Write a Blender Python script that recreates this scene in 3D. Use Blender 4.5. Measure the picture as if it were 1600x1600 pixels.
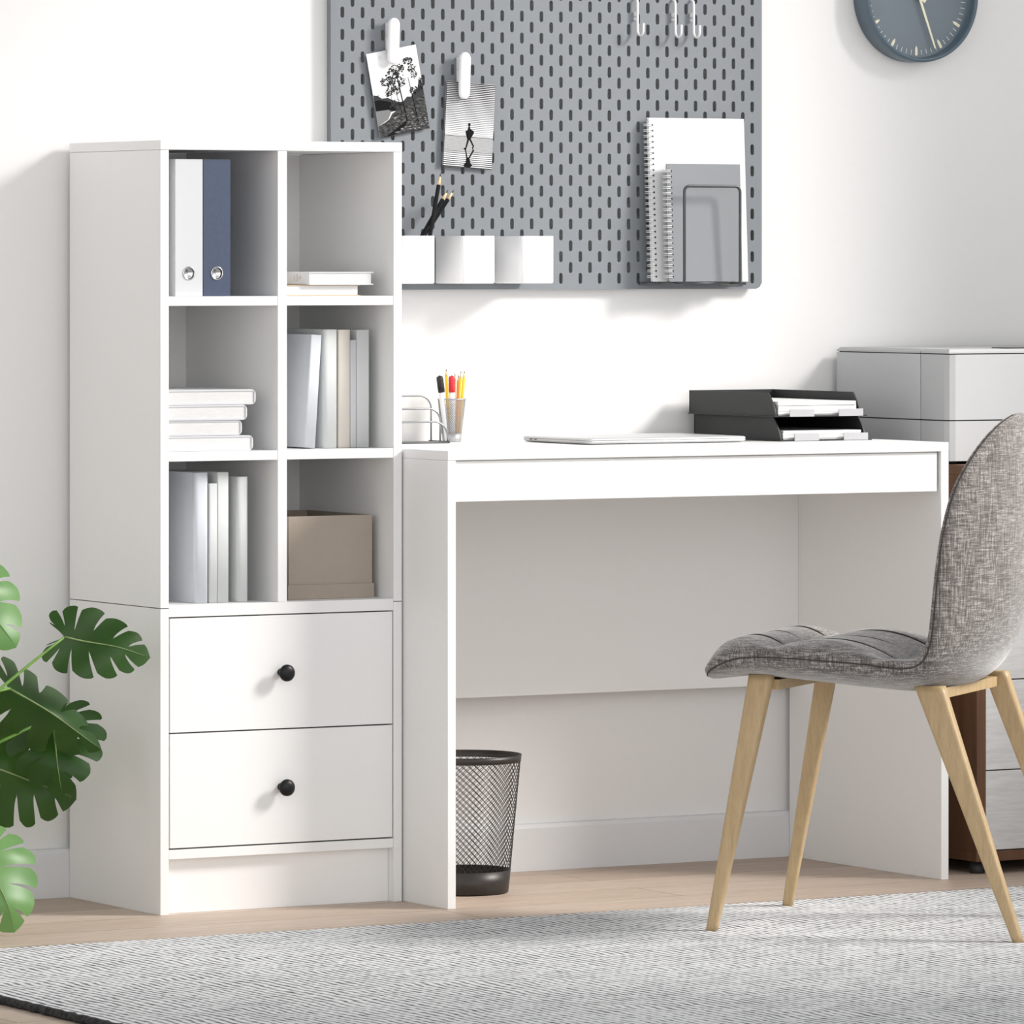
import bpy, bmesh, math, random
from mathutils import Vector, Matrix, noise
random.seed(7)
for o in list(bpy.data.objects): bpy.data.objects.remove(o)
SC = bpy.context.scene
COL = SC.collection

# ------------------------------------------------------------------ camera
cam_d = bpy.data.cameras.new('camera'); cam = bpy.data.objects.new('camera', cam_d); COL.objects.link(cam)
cam_d.sensor_width = 36.0; cam_d.sensor_fit = 'HORIZONTAL'
cam_d.lens = 9728.0 / 1600 * 36
cam_d.shift_x = 0.0; cam_d.shift_y = -395.0 / 1600
cam_d.clip_start = 0.1; cam_d.clip_end = 100
cam.location = (-4.5584, -9.3879, 1.0655)
cam.rotation_euler = (math.radians(90), 0, math.radians(-30))
SC.camera = cam

# ------------------------------------------------------------------ light, world, exposure
SC.view_settings.view_transform = 'Standard'; SC.view_settings.look = 'None'
SC.view_settings.gamma = 1.0; SC.view_settings.use_curve_mapping = False
SC.view_settings.exposure = 0.0
w = bpy.data.worlds.new('daylight'); SC.world = w; w.use_nodes = True
wn = w.node_tree.nodes; wl = w.node_tree.links
for n in list(wn): wn.remove(n)
wo = wn.new('ShaderNodeOutputWorld'); bgn = wn.new('ShaderNodeBackground')
tc = wn.new('ShaderNodeTexCoord'); sx = wn.new('ShaderNodeSeparateXYZ'); rp = wn.new('ShaderNodeValToRGB')
mr = wn.new('ShaderNodeMapRange'); mr.inputs[1].default_value = -1; mr.inputs[2].default_value = 1
wl.new(tc.outputs['Generated'], sx.inputs[0]); wl.new(sx.outputs['Z'], mr.inputs[0]); wl.new(mr.outputs[0], rp.inputs[0])
e_ = rp.color_ramp.elements; e_[0].position = 0.50; e_[0].color = (1.0, 0.985, 0.97, 1)
e_[1].position = 0.82; e_[1].color = (0.24, 0.245, 0.25, 1); e3 = e_.new(0.63); e3.color = (0.58, 0.58, 0.585, 1)
# brighter towards the open front of the room (-y) than towards its sides
def wmath(op, a_, b_):
    n = wn.new('ShaderNodeMath'); n.operation = op
    for x, i in ((a_, 0), (b_, 1)):
        if hasattr(x, 'links'): wl.new(x, n.inputs[i])
        else: n.inputs[i].default_value = x
    return n.outputs[0]
fr = wmath('MAXIMUM', wmath('MULTIPLY', sx.outputs['Y'], -1.0), 0.0)
wl.new(wmath('MULTIPLY', wmath('ADD', wmath('MULTIPLY', wmath('MULTIPLY', fr, fr), 0.75), 0.70), 1.95), bgn.inputs[1])
wl.new(rp.outputs[0], bgn.inputs[0]); wl.new(bgn.outputs[0], wo.inputs[0])
# daylight from the right-hand window side, soft and falling off across the room
key_d = bpy.data.lights.new('window_light', 'SPOT'); key = bpy.data.objects.new('window_light', key_d); COL.objects.link(key)
aim = Vector((0.95, -0.5, 0.55)); key.location = aim + Vector((1.35, -1.0, 1.14)).normalized() * 5.1
key_d.energy = 1530; key_d.color = (1.0, 0.965, 0.92); key_d.shadow_soft_size = 0.72; key_d.spot_size = math.radians(45); key_d.spot_blend = 1.0
key.rotation_euler = (aim - key.location).to_track_quat('-Z', 'Y').to_euler()

# ------------------------------------------------------------------ materials
def mat(name, col, rough=0.5, metal=0.0, spec=0.5, sheen=0.0, coat=0.0):
    m = bpy.data.materials.new(name); m.use_nodes = True
    b = m.node_tree.nodes['Principled BSDF']
    b.inputs['Base Color'].default_value = (*col, 1); b.inputs['Roughness'].default_value = rough
    b.inputs['Metallic'].default_value = metal; b.inputs['Specular IOR Level'].default_value = spec
    b.inputs['Sheen Weight'].default_value = sheen; b.inputs['Coat Weight'].default_value = coat
    return m
class NT:
    def __init__(s, m): s.m = m; s.n = m.node_tree.nodes; s.l = m.node_tree.links; s.b = s.n['Principled BSDF']
    def new(s, t, **k):
        n = s.n.new(t)
        for a, v in k.items(): setattr(n, a, v)
        return n
    def link(s, a, b): s.l.new(a, b)
    def ramp(s, src, pts):
        r = s.new('ShaderNodeValToRGB'); e = r.color_ramp.elements
        while len(e) < len(pts): e.new(0.5)
        for i, (p, c) in enumerate(pts): e[i].position = p; e[i].color = (*c, 1)
        s.link(src, r.inputs[0]); return r.outputs[0]
    def noise(s, vec, scale, detail=4, rough=0.55):
        n = s.new('ShaderNodeTexNoise'); n.inputs['Scale'].default_value = scale; n.inputs['Detail'].default_value = detail
        n.inputs['Roughness'].default_value = rough; s.link(vec, n.inputs['Vector']); return n.outputs['Fac']
    def mapping(s, scale=(1, 1, 1), rot=(0, 0, 0), loc=(0, 0, 0), coord='Object'):
        t = s.new('ShaderNodeTexCoord'); m = s.new('ShaderNodeMapping')
        m.inputs['Scale'].default_value = scale; m.inputs['Rotation'].default_value = rot; m.inputs['Location'].default_value = loc
        s.link(t.outputs[coord], m.inputs[0]); return m.outputs[0]
    def mix(s, f, a, b, mode='MIX'):
        n = s.new('ShaderNodeMix', data_type='RGBA', blend_type=mode)
        if hasattr(f, 'links'): s.link(f, n.inputs[0])
        else: n.inputs[0].default_value = f
        for x, i in ((a, 6), (b, 7)):
            if hasattr(x, 'links'): s.link(x, n.inputs[i])
            else: n.inputs[i].default_value = (*x, 1)
        return n.outputs[2]
    def bump(s, h, strength=0.3, dist=0.001):
        b = s.new('ShaderNodeBump'); b.inputs['Strength'].default_value = strength; b.inputs['Distance'].default_value = dist
        s.link(h, b.inputs['Height']); s.link(b.outputs[0], s.b.inputs['Normal'])
    def math(s, op, a, b=None):
        n = s.new('ShaderNodeMath', operation=op)
        for x, i in ((a, 0), (b, 1)):
            if x is None: continue
            if hasattr(x, 'links'): s.link(x, n.inputs[i])
            else: n.inputs[i].default_value = x
        return n.outputs[0]
def noisy(name, col, amp, scale, rough, stretch=(1, 1, 1), bump=0.0, **k):
    m = mat(name, col, rough, **k); t = NT(m); v = t.mapping(stretch)
    f = t.noise(v, scale)
    c = t.ramp(f, [(0.3, tuple(x * (1 - amp) for x in col)), (0.7, tuple(min(1, x * (1 + amp)) for x in col))])
    t.link(c, t.b.inputs['Base Color'])
    if bump: t.bump(f, bump)
    return m

M = {}
M['wall'] = noisy('wall_paint', (0.83, 0.825, 0.82), 0.006, 60, 0.75, bump=0.02)
M['skirt'] = noisy('baseboard_paint', (0.74, 0.745, 0.76), 0.006, 40, 0.5)
M['lam'] = noisy('white_laminate', (0.875, 0.875, 0.872), 0.005, 90, 0.42, bump=0.01)
M['gap_shade'] = mat('drawer_gap_shade', (0.05, 0.045, 0.04), 0.8)  # shade of the drawer gaps, put into the colour
M['knob'] = noisy('black_knob_lacquer', (0.008, 0.008, 0.009), 0.2, 80, 0.40, spec=0.28)
M['paper'] = noisy('page_block', (0.72, 0.72, 0.72), 0.06, 60, 0.8, stretch=(1, 1, 30), bump=0.1)
M['paperv'] = noisy('page_block_upright', (0.78, 0.78, 0.77), 0.06, 60, 0.8, stretch=(30, 1, 1), bump=0.1)
M['wht'] = noisy('white_cover', (0.66, 0.67, 0.695), 0.01, 50, 0.5)
M['cool'] = noisy('cool_white_cover', (0.62, 0.65, 0.70), 0.015, 50, 0.5)
M['cream'] = noisy('cream_cover', (0.72, 0.67, 0.61), 0.01, 50, 0.55)
M['grcov'] = noisy('pale_grey_cover', (0.66, 0.68, 0.68), 0.01, 50, 0.5)
M['tan'] = noisy('tan_board', (0.62, 0.46, 0.28), 0.05, 80, 0.7)
M['blue'] = noisy('blue_binder_cloth', (0.050, 0.070, 0.128), 0.08, 250, 0.5, bump=0.08)
M['steel'] = noisy('polished_steel', (0.62, 0.62, 0.62), 0.05, 30, 0.22, metal=1.0)
M['box'] = noisy('beige_card', (0.37, 0.315, 0.26), 0.02, 60, 0.7, bump=0.04)
M['boxin'] = noisy('beige_card_inside', (0.34, 0.29, 0.24), 0.04, 60, 0.8)
M['peg'] = noisy('grey_painted_board', (0.200, 0.219, 0.240), 0.012, 40, 0.5, bump=0.02)
M['white'] = noisy('white_plastic', (0.85, 0.85, 0.86), 0.004, 40, 0.3)
M['wire'] = noisy('dark_grey_wire', (0.075, 0.08, 0.085), 0.1, 60, 0.35, metal=0.5)
M['nb'] = noisy('notebook_white', (0.72, 0.73, 0.745), 0.006, 40, 0.5)
M['nbg'] = noisy('notebook_grey', (0.215, 0.228, 0.245), 0.01, 40, 0.5)
M['coil'] = noisy('white_coil', (0.80, 0.80, 0.79), 0.03, 40, 0.35)
M['pblack'] = noisy('black_pencil_lacquer', (0.006, 0.006, 0.007), 0.1, 60, 0.35, spec=0.22)
M['pwood'] = noisy('sharpened_wood', (0.80, 0.60, 0.34), 0.08, 300, 0.7)
M['lead'] = mat('graphite', (0.03, 0.03, 0.035), 0.45)
M['yel'] = noisy('yellow_pencil', (0.95, 0.62, 0.03), 0.03, 60, 0.35)
M['yel2'] = noisy('bright_yellow_pencil', (0.98, 0.83, 0.05), 0.03, 60, 0.35)
M['org'] = noisy('orange_pencil', (0.92, 0.36, 0.02), 0.03, 60, 0.35)
M['red'] = noisy('red_cap', (0.75, 0.035, 0.045), 0.05, 60, 0.35)
M['blk'] = noisy('black_cap', (0.02, 0.018, 0.018), 0.1, 60, 0.45)
M['mesh'] = noisy('silver_mesh', (0.42, 0.42, 0.43), 0.03, 60, 0.4, metal=0.6)
M['alu'] = noisy('brushed_aluminium', (0.60, 0.605, 0.615), 0.02, 60, 0.38, metal=0.35)
M['tray'] = noisy('charcoal_plastic', (0.030, 0.031, 0.032), 0.1, 300, 0.5, bump=0.1, spec=0.3)
M['lbl'] = noisy('grey_label_tab', (0.42, 0.42, 0.44), 0.02, 60, 0.4)
M['dark'] = noisy('black_plastic', (0.02, 0.02, 0.02), 0.1, 60, 0.5)
M['prn'] = noisy('printer_grey_plastic', (0.52, 0.53, 0.545), 0.01, 60, 0.5)
M['prnf'] = noisy('printer_front_plastic', (0.46, 0.465, 0.475), 0.01, 60, 0.45)  # darkened: the shade on the printer front is put into its colour
M['sky'] = noisy('dark_brown_mesh_metal', (0.035, 0.030, 0.028), 0.15, 60, 0.42, metal=0.3)
M['clk'] = noisy('slate_blue_metal', (0.085, 0.125, 0.160), 0.03, 60, 0.4)
M['dial'] = noisy('slate_blue_dial', (0.165, 0.205, 0.235), 0.02, 60, 0.5)
M['mark'] = mat('cream_marker', (0.85, 0.80, 0.62), 0.5)
M['tick'] = mat('white_tick', (0.70, 0.74, 0.76), 0.5)
M['stem'] = noisy('green_stem', (0.16, 0.32, 0.06), 0.15, 60, 0.45)
M['rib'] = noisy('pale_midrib', (0.22, 0.30, 0.12), 0.15, 60, 0.45)
M['pot'] = noisy('pot_ceramic', (0.75, 0.74, 0.72), 0.03, 40, 0.4)
M['soil'] = noisy('potting_soil', (0.04, 0.028, 0.02), 0.5, 120, 0.95, bump=0.6)
M['blackprint'] = mat('black_print', (0.006, 0.006, 0.007), 0.5, spec=0.08)

def make_wood(name, a, b, rough, axis_scale, sc=6, bump=0.06, knots=0.0):
    m = mat(name, a, rough); t = NT(m); v = t.mapping(axis_scale)
    f = t.noise(v, sc, 6, 0.6); f2 = t.noise(v, sc * 5, 4, 0.6)
    c1 = t.ramp(f, [(0.28, a), (0.72, b)])
    c2 = t.ramp(f2, [(0.35, (0.86, 0.84, 0.82)), (0.65, (1, 1, 1))])
    t.link(t.mix(0.8, c1, c2, 'MULTIPLY'), t.b.inputs['Base Color'])
    t.bump(f2, bump); return m
M['oak'] = make_wood('oak_leg', (0.46, 0.325, 0.17), (0.57, 0.42, 0.235), 0.45, (14, 14, 0.8), 6)
M['walnut'] = make_wood('cabinet_brown_wood', (0.095, 0.043, 0.020), (0.150, 0.070, 0.033), 0.4, (10, 10, 0.6), 5)
M['pale'] = make_wood('washed_white_front', (0.60, 0.60, 0.60), (0.68, 0.68, 0.68), 0.5, (1, 10, 9), 5, 0.03)

# floor: staggered planks running along x
m = mat('oak_planks', (0.6, 0.5, 0.4), 0.5); t = NT(m); v = t.mapping((1, 1, 1), loc=(0.35, 0.07, 0))
br = t.new('ShaderNodeTexBrick'); t.link(v, br.inputs['Vector']); br.offset = 0.37; br.offset_frequency = 2
br.inputs['Scale'].default_value = 1.0; br.inputs['Brick Width'].default_value = 1.25; br.inputs['Row Height'].default_value = 0.145
br.inputs['Mortar Size'].default_value = 0.0012; br.inputs['Mortar Smooth'].default_value = 0.2
br.inputs['Color1'].default_value = (0.0, 0.0, 0.0, 1); br.inputs['Color2'].default_value = (1, 1, 1, 1)
br.inputs['Mortar'].default_value = (0.5, 0.5, 0.5, 1); br.inputs['Bias'].default_value = 0.0
sp = t.new('ShaderNodeSeparateColor'); t.link(br.outputs['Color'], sp.inputs[0])
base = t.ramp(sp.outputs[0], [(0.0, (0.50, 0.39, 0.31)), (0.5, (0.60, 0.485, 0.395)), (1.0, (0.66, 0.545, 0.455))])
g = t.noise(t.mapping((1.2, 16, 1)), 5, 8, 0.65); g2 = t.noise(t.mapping((7, 110, 1)), 5, 4, 0.6)
gc = t.ramp(g, [(0.3, (0.80, 0.77, 0.74)), (0.65, (1.06, 1.06, 1.06))]); gc2 = t.ramp(g2, [(0.35, (0.84, 0.82, 0.80)), (0.55, (1, 1, 1))])
c = t.mix(1.0, t.mix(1.0, base, gc, 'MULTIPLY'), gc2, 'MULTIPLY')
c = t.mix(br.outputs['Fac'], c, (0.20, 0.14, 0.10)); t.link(c, t.b.inputs['Base Color']); t.bump(g2, 0.12)
M['floor'] = m

# rug: ribbed flat weave, dark dashes between pale yarn
m = mat('rug_weave', (0.5, 0.5, 0.5), 0.95, spec=0.1); t = NT(m)
co = t.mapping((1, 1, 1)); sep = t.new('ShaderNodeSeparateXYZ'); t.link(co, sep.inputs[0])
wob = t.noise(t.mapping((3, 3, 1)), 2.0, 2)
def stripes(period, ph, axis, wobamp):
    a = t.math('ADD', sep.outputs[axis], t.math('MULTIPLY', wob, wobamp))
    return t.math('SINE', t.math('ADD', t.math('MULTIPLY', a, 2 * math.pi / period), ph))
s1 = stripes(0.0142, 0, 'X', 0.035)
row = stripes(0.021, 1.0, 'Y', 0.01)
fine = t.noise(t.mapping((230, 34, 1)), 1.0, 3, 0.7)
big = t.noise(t.mapping((1.3, 2.6, 1)), 1.6, 4, 0.6)
mid = t.noise(t.mapping((10, 22, 1)), 1.6, 3, 0.6)
h = t.math('ADD', t.math('MULTIPLY', s1, 0.5), t.math('MULTIPLY', row, 0.12))
k = t.math('ADD', t.math('MULTIPLY', h, 0.40), t.math('ADD', t.math('MULTIPLY', fine, 0.85), t.math('ADD', t.math('MULTIPLY', mid, 0.42), t.math('MULTIPLY', big, 0.30))))
c = t.ramp(k, [(0.40, (0.035, 0.037, 0.040)), (0.58, (0.23, 0.235, 0.245)), (0.70, (0.58, 0.585, 0.595)), (0.90, (0.84, 0.845, 0.855))])
t.link(c, t.b.inputs['Base Color']); t.bump(t.math('ADD', h, fine), 0.5, 0.002); M['rug'] = m
M['rugedge'] = noisy('rug_black_binding', (0.03, 0.03, 0.032), 0.9, 160, 0.95, bump=0.8)

# chair cloth: fine two-tone weave with slubs
m = mat('grey_brown_linen', (0.3, 0.28, 0.27), 0.9, spec=0.15, sheen=0.6); t = NT(m)
a1 = t.noise(t.mapping((40, 40, 520)), 1.0, 3, 0.6); a2 = t.noise(t.mapping((520, 520, 30)), 1.0, 3, 0.6); a3 = t.noise(t.mapping((900, 900, 900)), 1.0, 2)
kk = t.math('ADD', t.math('ADD', t.math('MULTIPLY', a1, 0.36), t.math('MULTIPLY', a2, 0.36)), t.math('MULTIPLY', a3, 0.28))
c = t.ramp(kk, [(0.38, (0.045, 0.038, 0.035)), (0.50, (0.17, 0.152, 0.142)), (0.62, (0.56, 0.525, 0.50))])
t.link(c, t.b.inputs['Base Color']); t.bump(kk, 0.5, 0.0006); t.b.inputs['Sheen Roughness'].default_value = 0.45; M['linen'] = m
M['seam'] = noisy('dark_seam', (0.055, 0.048, 0.045), 0.2, 200, 0.9)

# leaf: glossy green, paler underneath
m = mat('monstera_leaf', (0.05, 0.16, 0.03), 0.38, spec=0.35); t = NT(m)
f = t.noise(t.mapping((1, 1, 1)), 9, 4); top = t.ramp(f, [(0.3, (0.006, 0.028, 0.005)), (0.75, (0.018, 0.070, 0.009))])
ge = t.new('ShaderNodeNewGeometry'); c = t.mix(ge.outputs['Backfacing'], top, (0.16, 0.30, 0.10)); t.link(c, t.b.inputs['Base Color'])
tr = t.new('ShaderNodeBsdfTranslucent'); tr.inputs[0].default_value = (0.20, 0.42, 0.05, 1)
mx = t.new('ShaderNodeMixShader'); mx.inputs[0].default_value = 0.16; out = t.n['Material Output']
t.link(t.b.outputs[0], mx.inputs[1]); t.link(tr.outputs[0], mx.inputs[2]); t.link(mx.outputs[0], out.inputs[0]); M['leaf'] = m
# sunlit copy: the sun on two leaves is put into a paler colour
m2 = m.copy(); m2.name = 'monstera_leaf_sunlit'
for n in m2.node_tree.nodes:
    if n.type == 'VALTORGB':
        n.color_ramp.elements[0].color = (0.085, 0.22, 0.06, 1); n.color_ramp.elements[1].color = (0.19, 0.37, 0.13, 1)
    if n.type == 'BSDF_TRANSLUCENT': n.inputs[0].default_value = (0.30, 0.50, 0.12, 1)
M['leaf_sunlit'] = m2

# photo print (landscape) sky and ground
m = mat('print_sky', (0.8, 0.8, 0.8), 0.35, spec=0.1); t = NT(m)
t.link(t.ramp(t.noise(t.mapping((14, 1, 30), rot=(0, 0.3, 0)), 2.2, 4), [(0.3, (0.62, 0.62, 0.63)), (0.6, (0.86, 0.86, 0.87))]), t.b.inputs['Base Color']); M['psky'] = m
m = mat('print_ground', (0.1, 0.1, 0.1), 0.35, spec=0.1); t = NT(m)
t.link(t.ramp(t.noise(t.mapping((120, 1, 260), rot=(0, 0.35, 0)), 1.0, 6, 0.7), [(0.38, (0.008, 0.008, 0.009)), (0.62, (0.10, 0.10, 0.10)), (0.80, (0.42, 0.42, 0.42))]), t.b.inputs['Base Color']); M['pground'] = m
M['plake'] = mat('print_lake', (0.20, 0.20, 0.205), 0.35, spec=0.1)
M['pmid'] = mat('print_mid_grey', (0.045, 0.045, 0.047), 0.35, spec=0.1)
M['pw'] = mat('print_white', (0.76, 0.765, 0.78), 0.35, spec=0.1)
M['pg'] = mat('print_grey', (0.50, 0.505, 0.515), 0.35, spec=0.1)
M['text'] = mat('taupe_print', (0.42, 0.37, 0.33), 0.6)

# ------------------------------------------------------------------ mesh helpers
class MB:
    def __init__(s): s.bm = bmesh.new(); s.mats = []; s.cur = 0; s.sm = False
    def mat(s, m):
        if m not in s.mats: s.mats.append(m)
        s.cur = s.mats.index(m); return s
    def face(s, vs, smooth=False):
        try:
            f = s.bm.faces.new(vs); f.material_index = s.cur; f.smooth = smooth; return f
        except ValueError: return None
    def box(s, x0, x1, y0, y1, z0, z1, mtx=None, bevel=0.0, seg=2):
        x0, x1 = min(x0, x1), max(x0, x1); y0, y1 = min(y0, y1), max(y0, y1); z0, z1 = min(z0, z1), max(z0, z1)
        c = [(x, y, z) for z in (z0, z1) for y in (y0, y1) for x in (x0, x1)]
        vs = [s.bm.verts.new(mtx @ Vector(p) if mtx else p) for p in c]
        fs = []
        for q in ((0, 2, 3, 1), (4, 5, 7, 6), (0, 1, 5, 4), (2, 6, 7, 3), (0, 4, 6, 2), (1, 3, 7, 5)):
            fs.append(s.face([vs[i] for i in q]))
        if bevel:
            es = list({e for f in fs for e in f.edges})
            r = bmesh.ops.bevel(s.bm, geom=es, offset=bevel, segments=seg, affect='EDGES', profile=0.5)
            for f in r['faces']: f.material_index = s.cur; f.smooth = True
        return s
    def loft(s, rings, cap=True, smooth=True, closed=True, caps=None):
        rv = [[s.bm.verts.new(p) for p in r] for r in rings]
        n = len(rv[0])
        for a, b in zip(rv, rv[1:]):
            for i in range(n if closed else n - 1):
                j = (i + 1) % n
                s.face([a[i], a[j], b[j], b[i]], smooth)
        if cap and closed:
            s.face(rv[0][::-1]); s.face(rv[-1])
        return rv
    def tube(s, pts, r, seg=8, cap=True, closed=False):
        pts = [Vector(p) for p in pts]; n = len(pts); rings = []; prev = None
        for i, p in enumerate(pts):
            a = pts[(i - 1) % n] if (closed or i > 0) else p
            b = pts[(i + 1) % n] if (closed or i < n - 1) else p
            d = (b - a).normalized()
            if prev is None:
                u = d.orthogonal().normalized()
            else:
                u = (prev - d * prev.dot(d)); u = u.normalized() if u.length > 1e-6 else d.orthogonal().normalized()
            prev = u; v = d.cross(u)
            rr = r[i] if isinstance(r, (list, tuple)) else r
            rings.append([p + (u * math.cos(2 * math.pi * k / seg) + v * math.sin(2 * math.pi * k / seg)) * rr for k in range(seg)])
        if closed: rings.append(rings[0])
        s.loft(rings, cap and not closed); return s
    def ringband(s, prof, c, seg=64):
        rings = [[(c[0] + r * math.cos(2 * math.pi * k / seg), c[1] + r * math.sin(2 * math.pi * k / seg), c[2] + h) for k in range(seg)] for r, h in prof + prof[:1]]
        s.loft(rings, cap=False); return s
    def lathe(s, prof, c, seg=48, axis='z', smooth=True):
        rings = []
        for r, h in prof:
            ring = []
            for k in range(seg):
                a = 2 * math.pi * k / seg
                if axis == 'z': p = (c[0] + r * math.cos(a), c[1] + r * math.sin(a), c[2] + h)
                elif axis == '-y': p = (c[0] + r * math.cos(a), c[1] - h, c[2] + r * math.sin(a))
                ring.append(p)
            rings.append(ring)
        s.loft(rings, True, smooth); return s
    def poly(s, pts, thick=None, d=None):
        a = [s.bm.verts.new(p) for p in pts]; s.face(a)
        if thick:
            dv = Vector(d) * thick; b = [s.bm.verts.new(Vector(p) + dv) for p in pts]; s.face(b[::-1])
            for i in range(len(a)): s.face([a[i], b[i], b[(i + 1) % len(a)], a[(i + 1) % len(a)]])
        return s
    def build(s, name, parent=None, material=None, fixn=True, loc=None):
        if fixn: bmesh.ops.recalc_face_normals(s.bm, faces=s.bm.faces)
        me = bpy.data.meshes.new(name)
        s.bm.to_mesh(me); s.bm.free()
        for m_ in (s.mats or [material]): me.materials.append(m_)
        o = bpy.data.objects.new(name, me); COL.objects.link(o)
        if parent is not None:
            o.parent = parent; o.matrix_parent_inverse = Matrix.Identity(4)
            off = -parent.location if parent.parent is None else -(parent.parent.location + parent.location) if parent.parent else Vector()
            if parent.type == 'MESH' and parent.parent is None: off = -parent.location
            if not getattr(s, 'local', False): me.transform(Matrix.Translation(-world_loc(parent)))
        elif loc is not None:
            me.transform(Matrix.Translation(-Vector(loc))); o.location = loc
        return o
def world_loc(o):
    p = Vector(o.location)
    while o.parent: o = o.parent; p = p + o.location
    return p
def thing(name, loc, label, cat, group=None):
    o = bpy.data.objects.new(name, None); COL.objects.link(o); o.location = loc; o.empty_display_size = 0.05
    o['label'] = label; o['category'] = cat
    if group: o['group'] = group
    return o
def tag(o, label, cat, group=None):
    o['label'] = label; o['category'] = cat
    if group: o['group'] = group
    return o
def part(name, parent, m, *box, bevel=0.0, seg=2):
    b = MB(); b.mat(m); b.box(*box, bevel=bevel, seg=seg); return b.build(name, parent)
def struct(o): o['kind'] = 'structure'; return o

# ------------------------------------------------------------------ room
b = MB(); b.mat(M['floor']).box(-7, 7, -12, 0.1, -0.05, 0); struct(b.build('floor'))
b = MB(); b.mat(M['wall']).box(-7, 7, 0, 0.12, -0.05, 3.0); struct(b.build('wall_back'))
b = MB(); b.mat(M['skirt'])
prof = [(0, 0), (-0.0148, 0), (-0.0148, 0.074), (-0.0125, 0.081), (0, 0.082)]
b.loft([[(x, y, z) for y, z in prof] for x in (-7, 7)], smooth=False); struct(b.build('baseboard_back'))

# unseen right-hand wall and window frame, added to shade the far right corner
WX = 2.35; wy0, wy1, wz0, wz1 = -4.2, -0.90, 1.20, 2.98
b = MB(); b.mat(M['wall'])
b.box(WX, WX + 0.16, wy1, 0.0, -0.05, 3.0); b.box(WX, WX + 0.16, -5.0, wy0, -0.05, 3.0)
b.box(WX, WX + 0.16, wy0, wy1, wz1, 3.0); b.box(WX, WX + 0.16, wy0, wy1, -0.05, wz0); struct(b.build('added_wall_right'))
b = MB(); b.mat(M['skirt'])
for a_ in ((wy0, wy0 + 0.05, wz0, wz1), (wy1 - 0.05, wy1, wz0, wz1), (wy0 + 0.05, wy1 - 0.05, wz0, wz0 + 0.05), (wy0 + 0.05, wy1 - 0.05, wz1 - 0.05, wz1)):
    b.box(WX + 0.05, WX + 0.11, a_[0], a_[1], a_[2], a_[3])
struct(b.build('added_window_1'))

# ------------------------------------------------------------------ bookcase
YF, YB = -0.351, -0.0155
bc = thing('bookcase', (0.2235, -0.183, 0), 'tall white bookcase with six cubbies over two drawers with black knobs', 'bookcase')
L = M['lam']
part('top_panel', bc, L, -0.0005, 0.448, YF - 0.001, YB, 1.2435, 1.259, bevel=0.0007)
for x0, x1 in ((0, 0.0155), (0.4325, 0.448)):
    part('upper_side_panel', bc, L, x0, x1, YF, YB, 0.4988, 1.2432, bevel=0.0006)
    part('lower_side_panel', bc, L, x0, x1, YF, YB, 0, 0.4975, bevel=0.0006)
part('divider', bc, L, 0.2155, 0.2325, YF, YB - 0.004, 0.503, 1.2434, bevel=0.0006)
for x0, x1 in ((0.0157, 0.2153), (0.2327, 0.4323)):
    for z in (1.005, 0.752): part('shelf', bc, L, x0, x1, YF + 0.0005, YB - 0.004, z - 0.0155, z, bevel=0.0006)
part('base_shelf', bc, L, 0.0157, 0.4323, YF + 0.0003, YB - 0.004, 0.4835, 0.503, bevel=0.0006)
part('bottom_panel', bc, L, 0.0157, 0.4323, YF + 0.0003, YB - 0.004, 0.090, 0.1055, bevel=0.0006)
part('back_panel', bc, L, 0.0157, 0.4323, YB - 0.004, YB, 0.09, 1.243)
part('plinth', bc, L, 0.0157, 0.4323, YF + 0.019, YF + 0.034, 0, 0.0898, bevel=0.0006)
for z0, z1 in ((0.2957, 0.4815), (0.1078, 0.2935)):
    d = part('drawer', bc, L, 0.0177, 0.4305, YF + 0.0006, YF + 0.016, z0, z1, bevel=0.0007)
    b = MB(); b.mat(M['gap_shade']).box(0.03, 0.418, YF + 0.016, YB - 0.03, z0 + 0.012, z1 - 0.02); b.build('drawer_box', bc)  # body coloured dark to stand in for shade behind the gaps
    b = MB(); b.mat(M['knob']).lathe([(0.0065, 0), (0.0058, 0.003), (0.0050, 0.009), (0.0065, 0.014), (0.0125, 0.0175), (0.0140, 0.0205), (0.0138, 0.0235), (0.0110, 0.0262), (0.0060, 0.0278), (0.001, 0.0283)], (0.2215, YF + 0.0006, z0 + 0.0920), 32, '-y')
    b.build('knob', d)

# ------------------------------------------------------------------ desk
dk = thing('desk', (0.9455, -0.26, 0), 'wide white desk with a plain front rail, white back board and solid side panels', 'desk')
DY0, DY1 = -0.500, -0.0158
part('tabletop', dk, L, 0.4515, 1.4395, DY0, DY1, 0.7355, 0.751, bevel=0.0008)
for x0, x1 in ((0.4515, 0.467), (0.424 + 1.0, 1.4395)):
    part('side_panel', dk, L, x0, x1, DY0 + 0.0004, DY1, 0, 0.7353, bevel=0.0007)
part('drawer_front', dk, L, 0.4685, 1.4195, DY0 + 0.006, DY0 + 0.021, 0.667, 0.7340, bevel=0.0008)
part('back_board', dk, L, 0.4672, 1.4238, -0.046, -0.031, 0.3085, 0.7353, bevel=0.0006)

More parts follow.
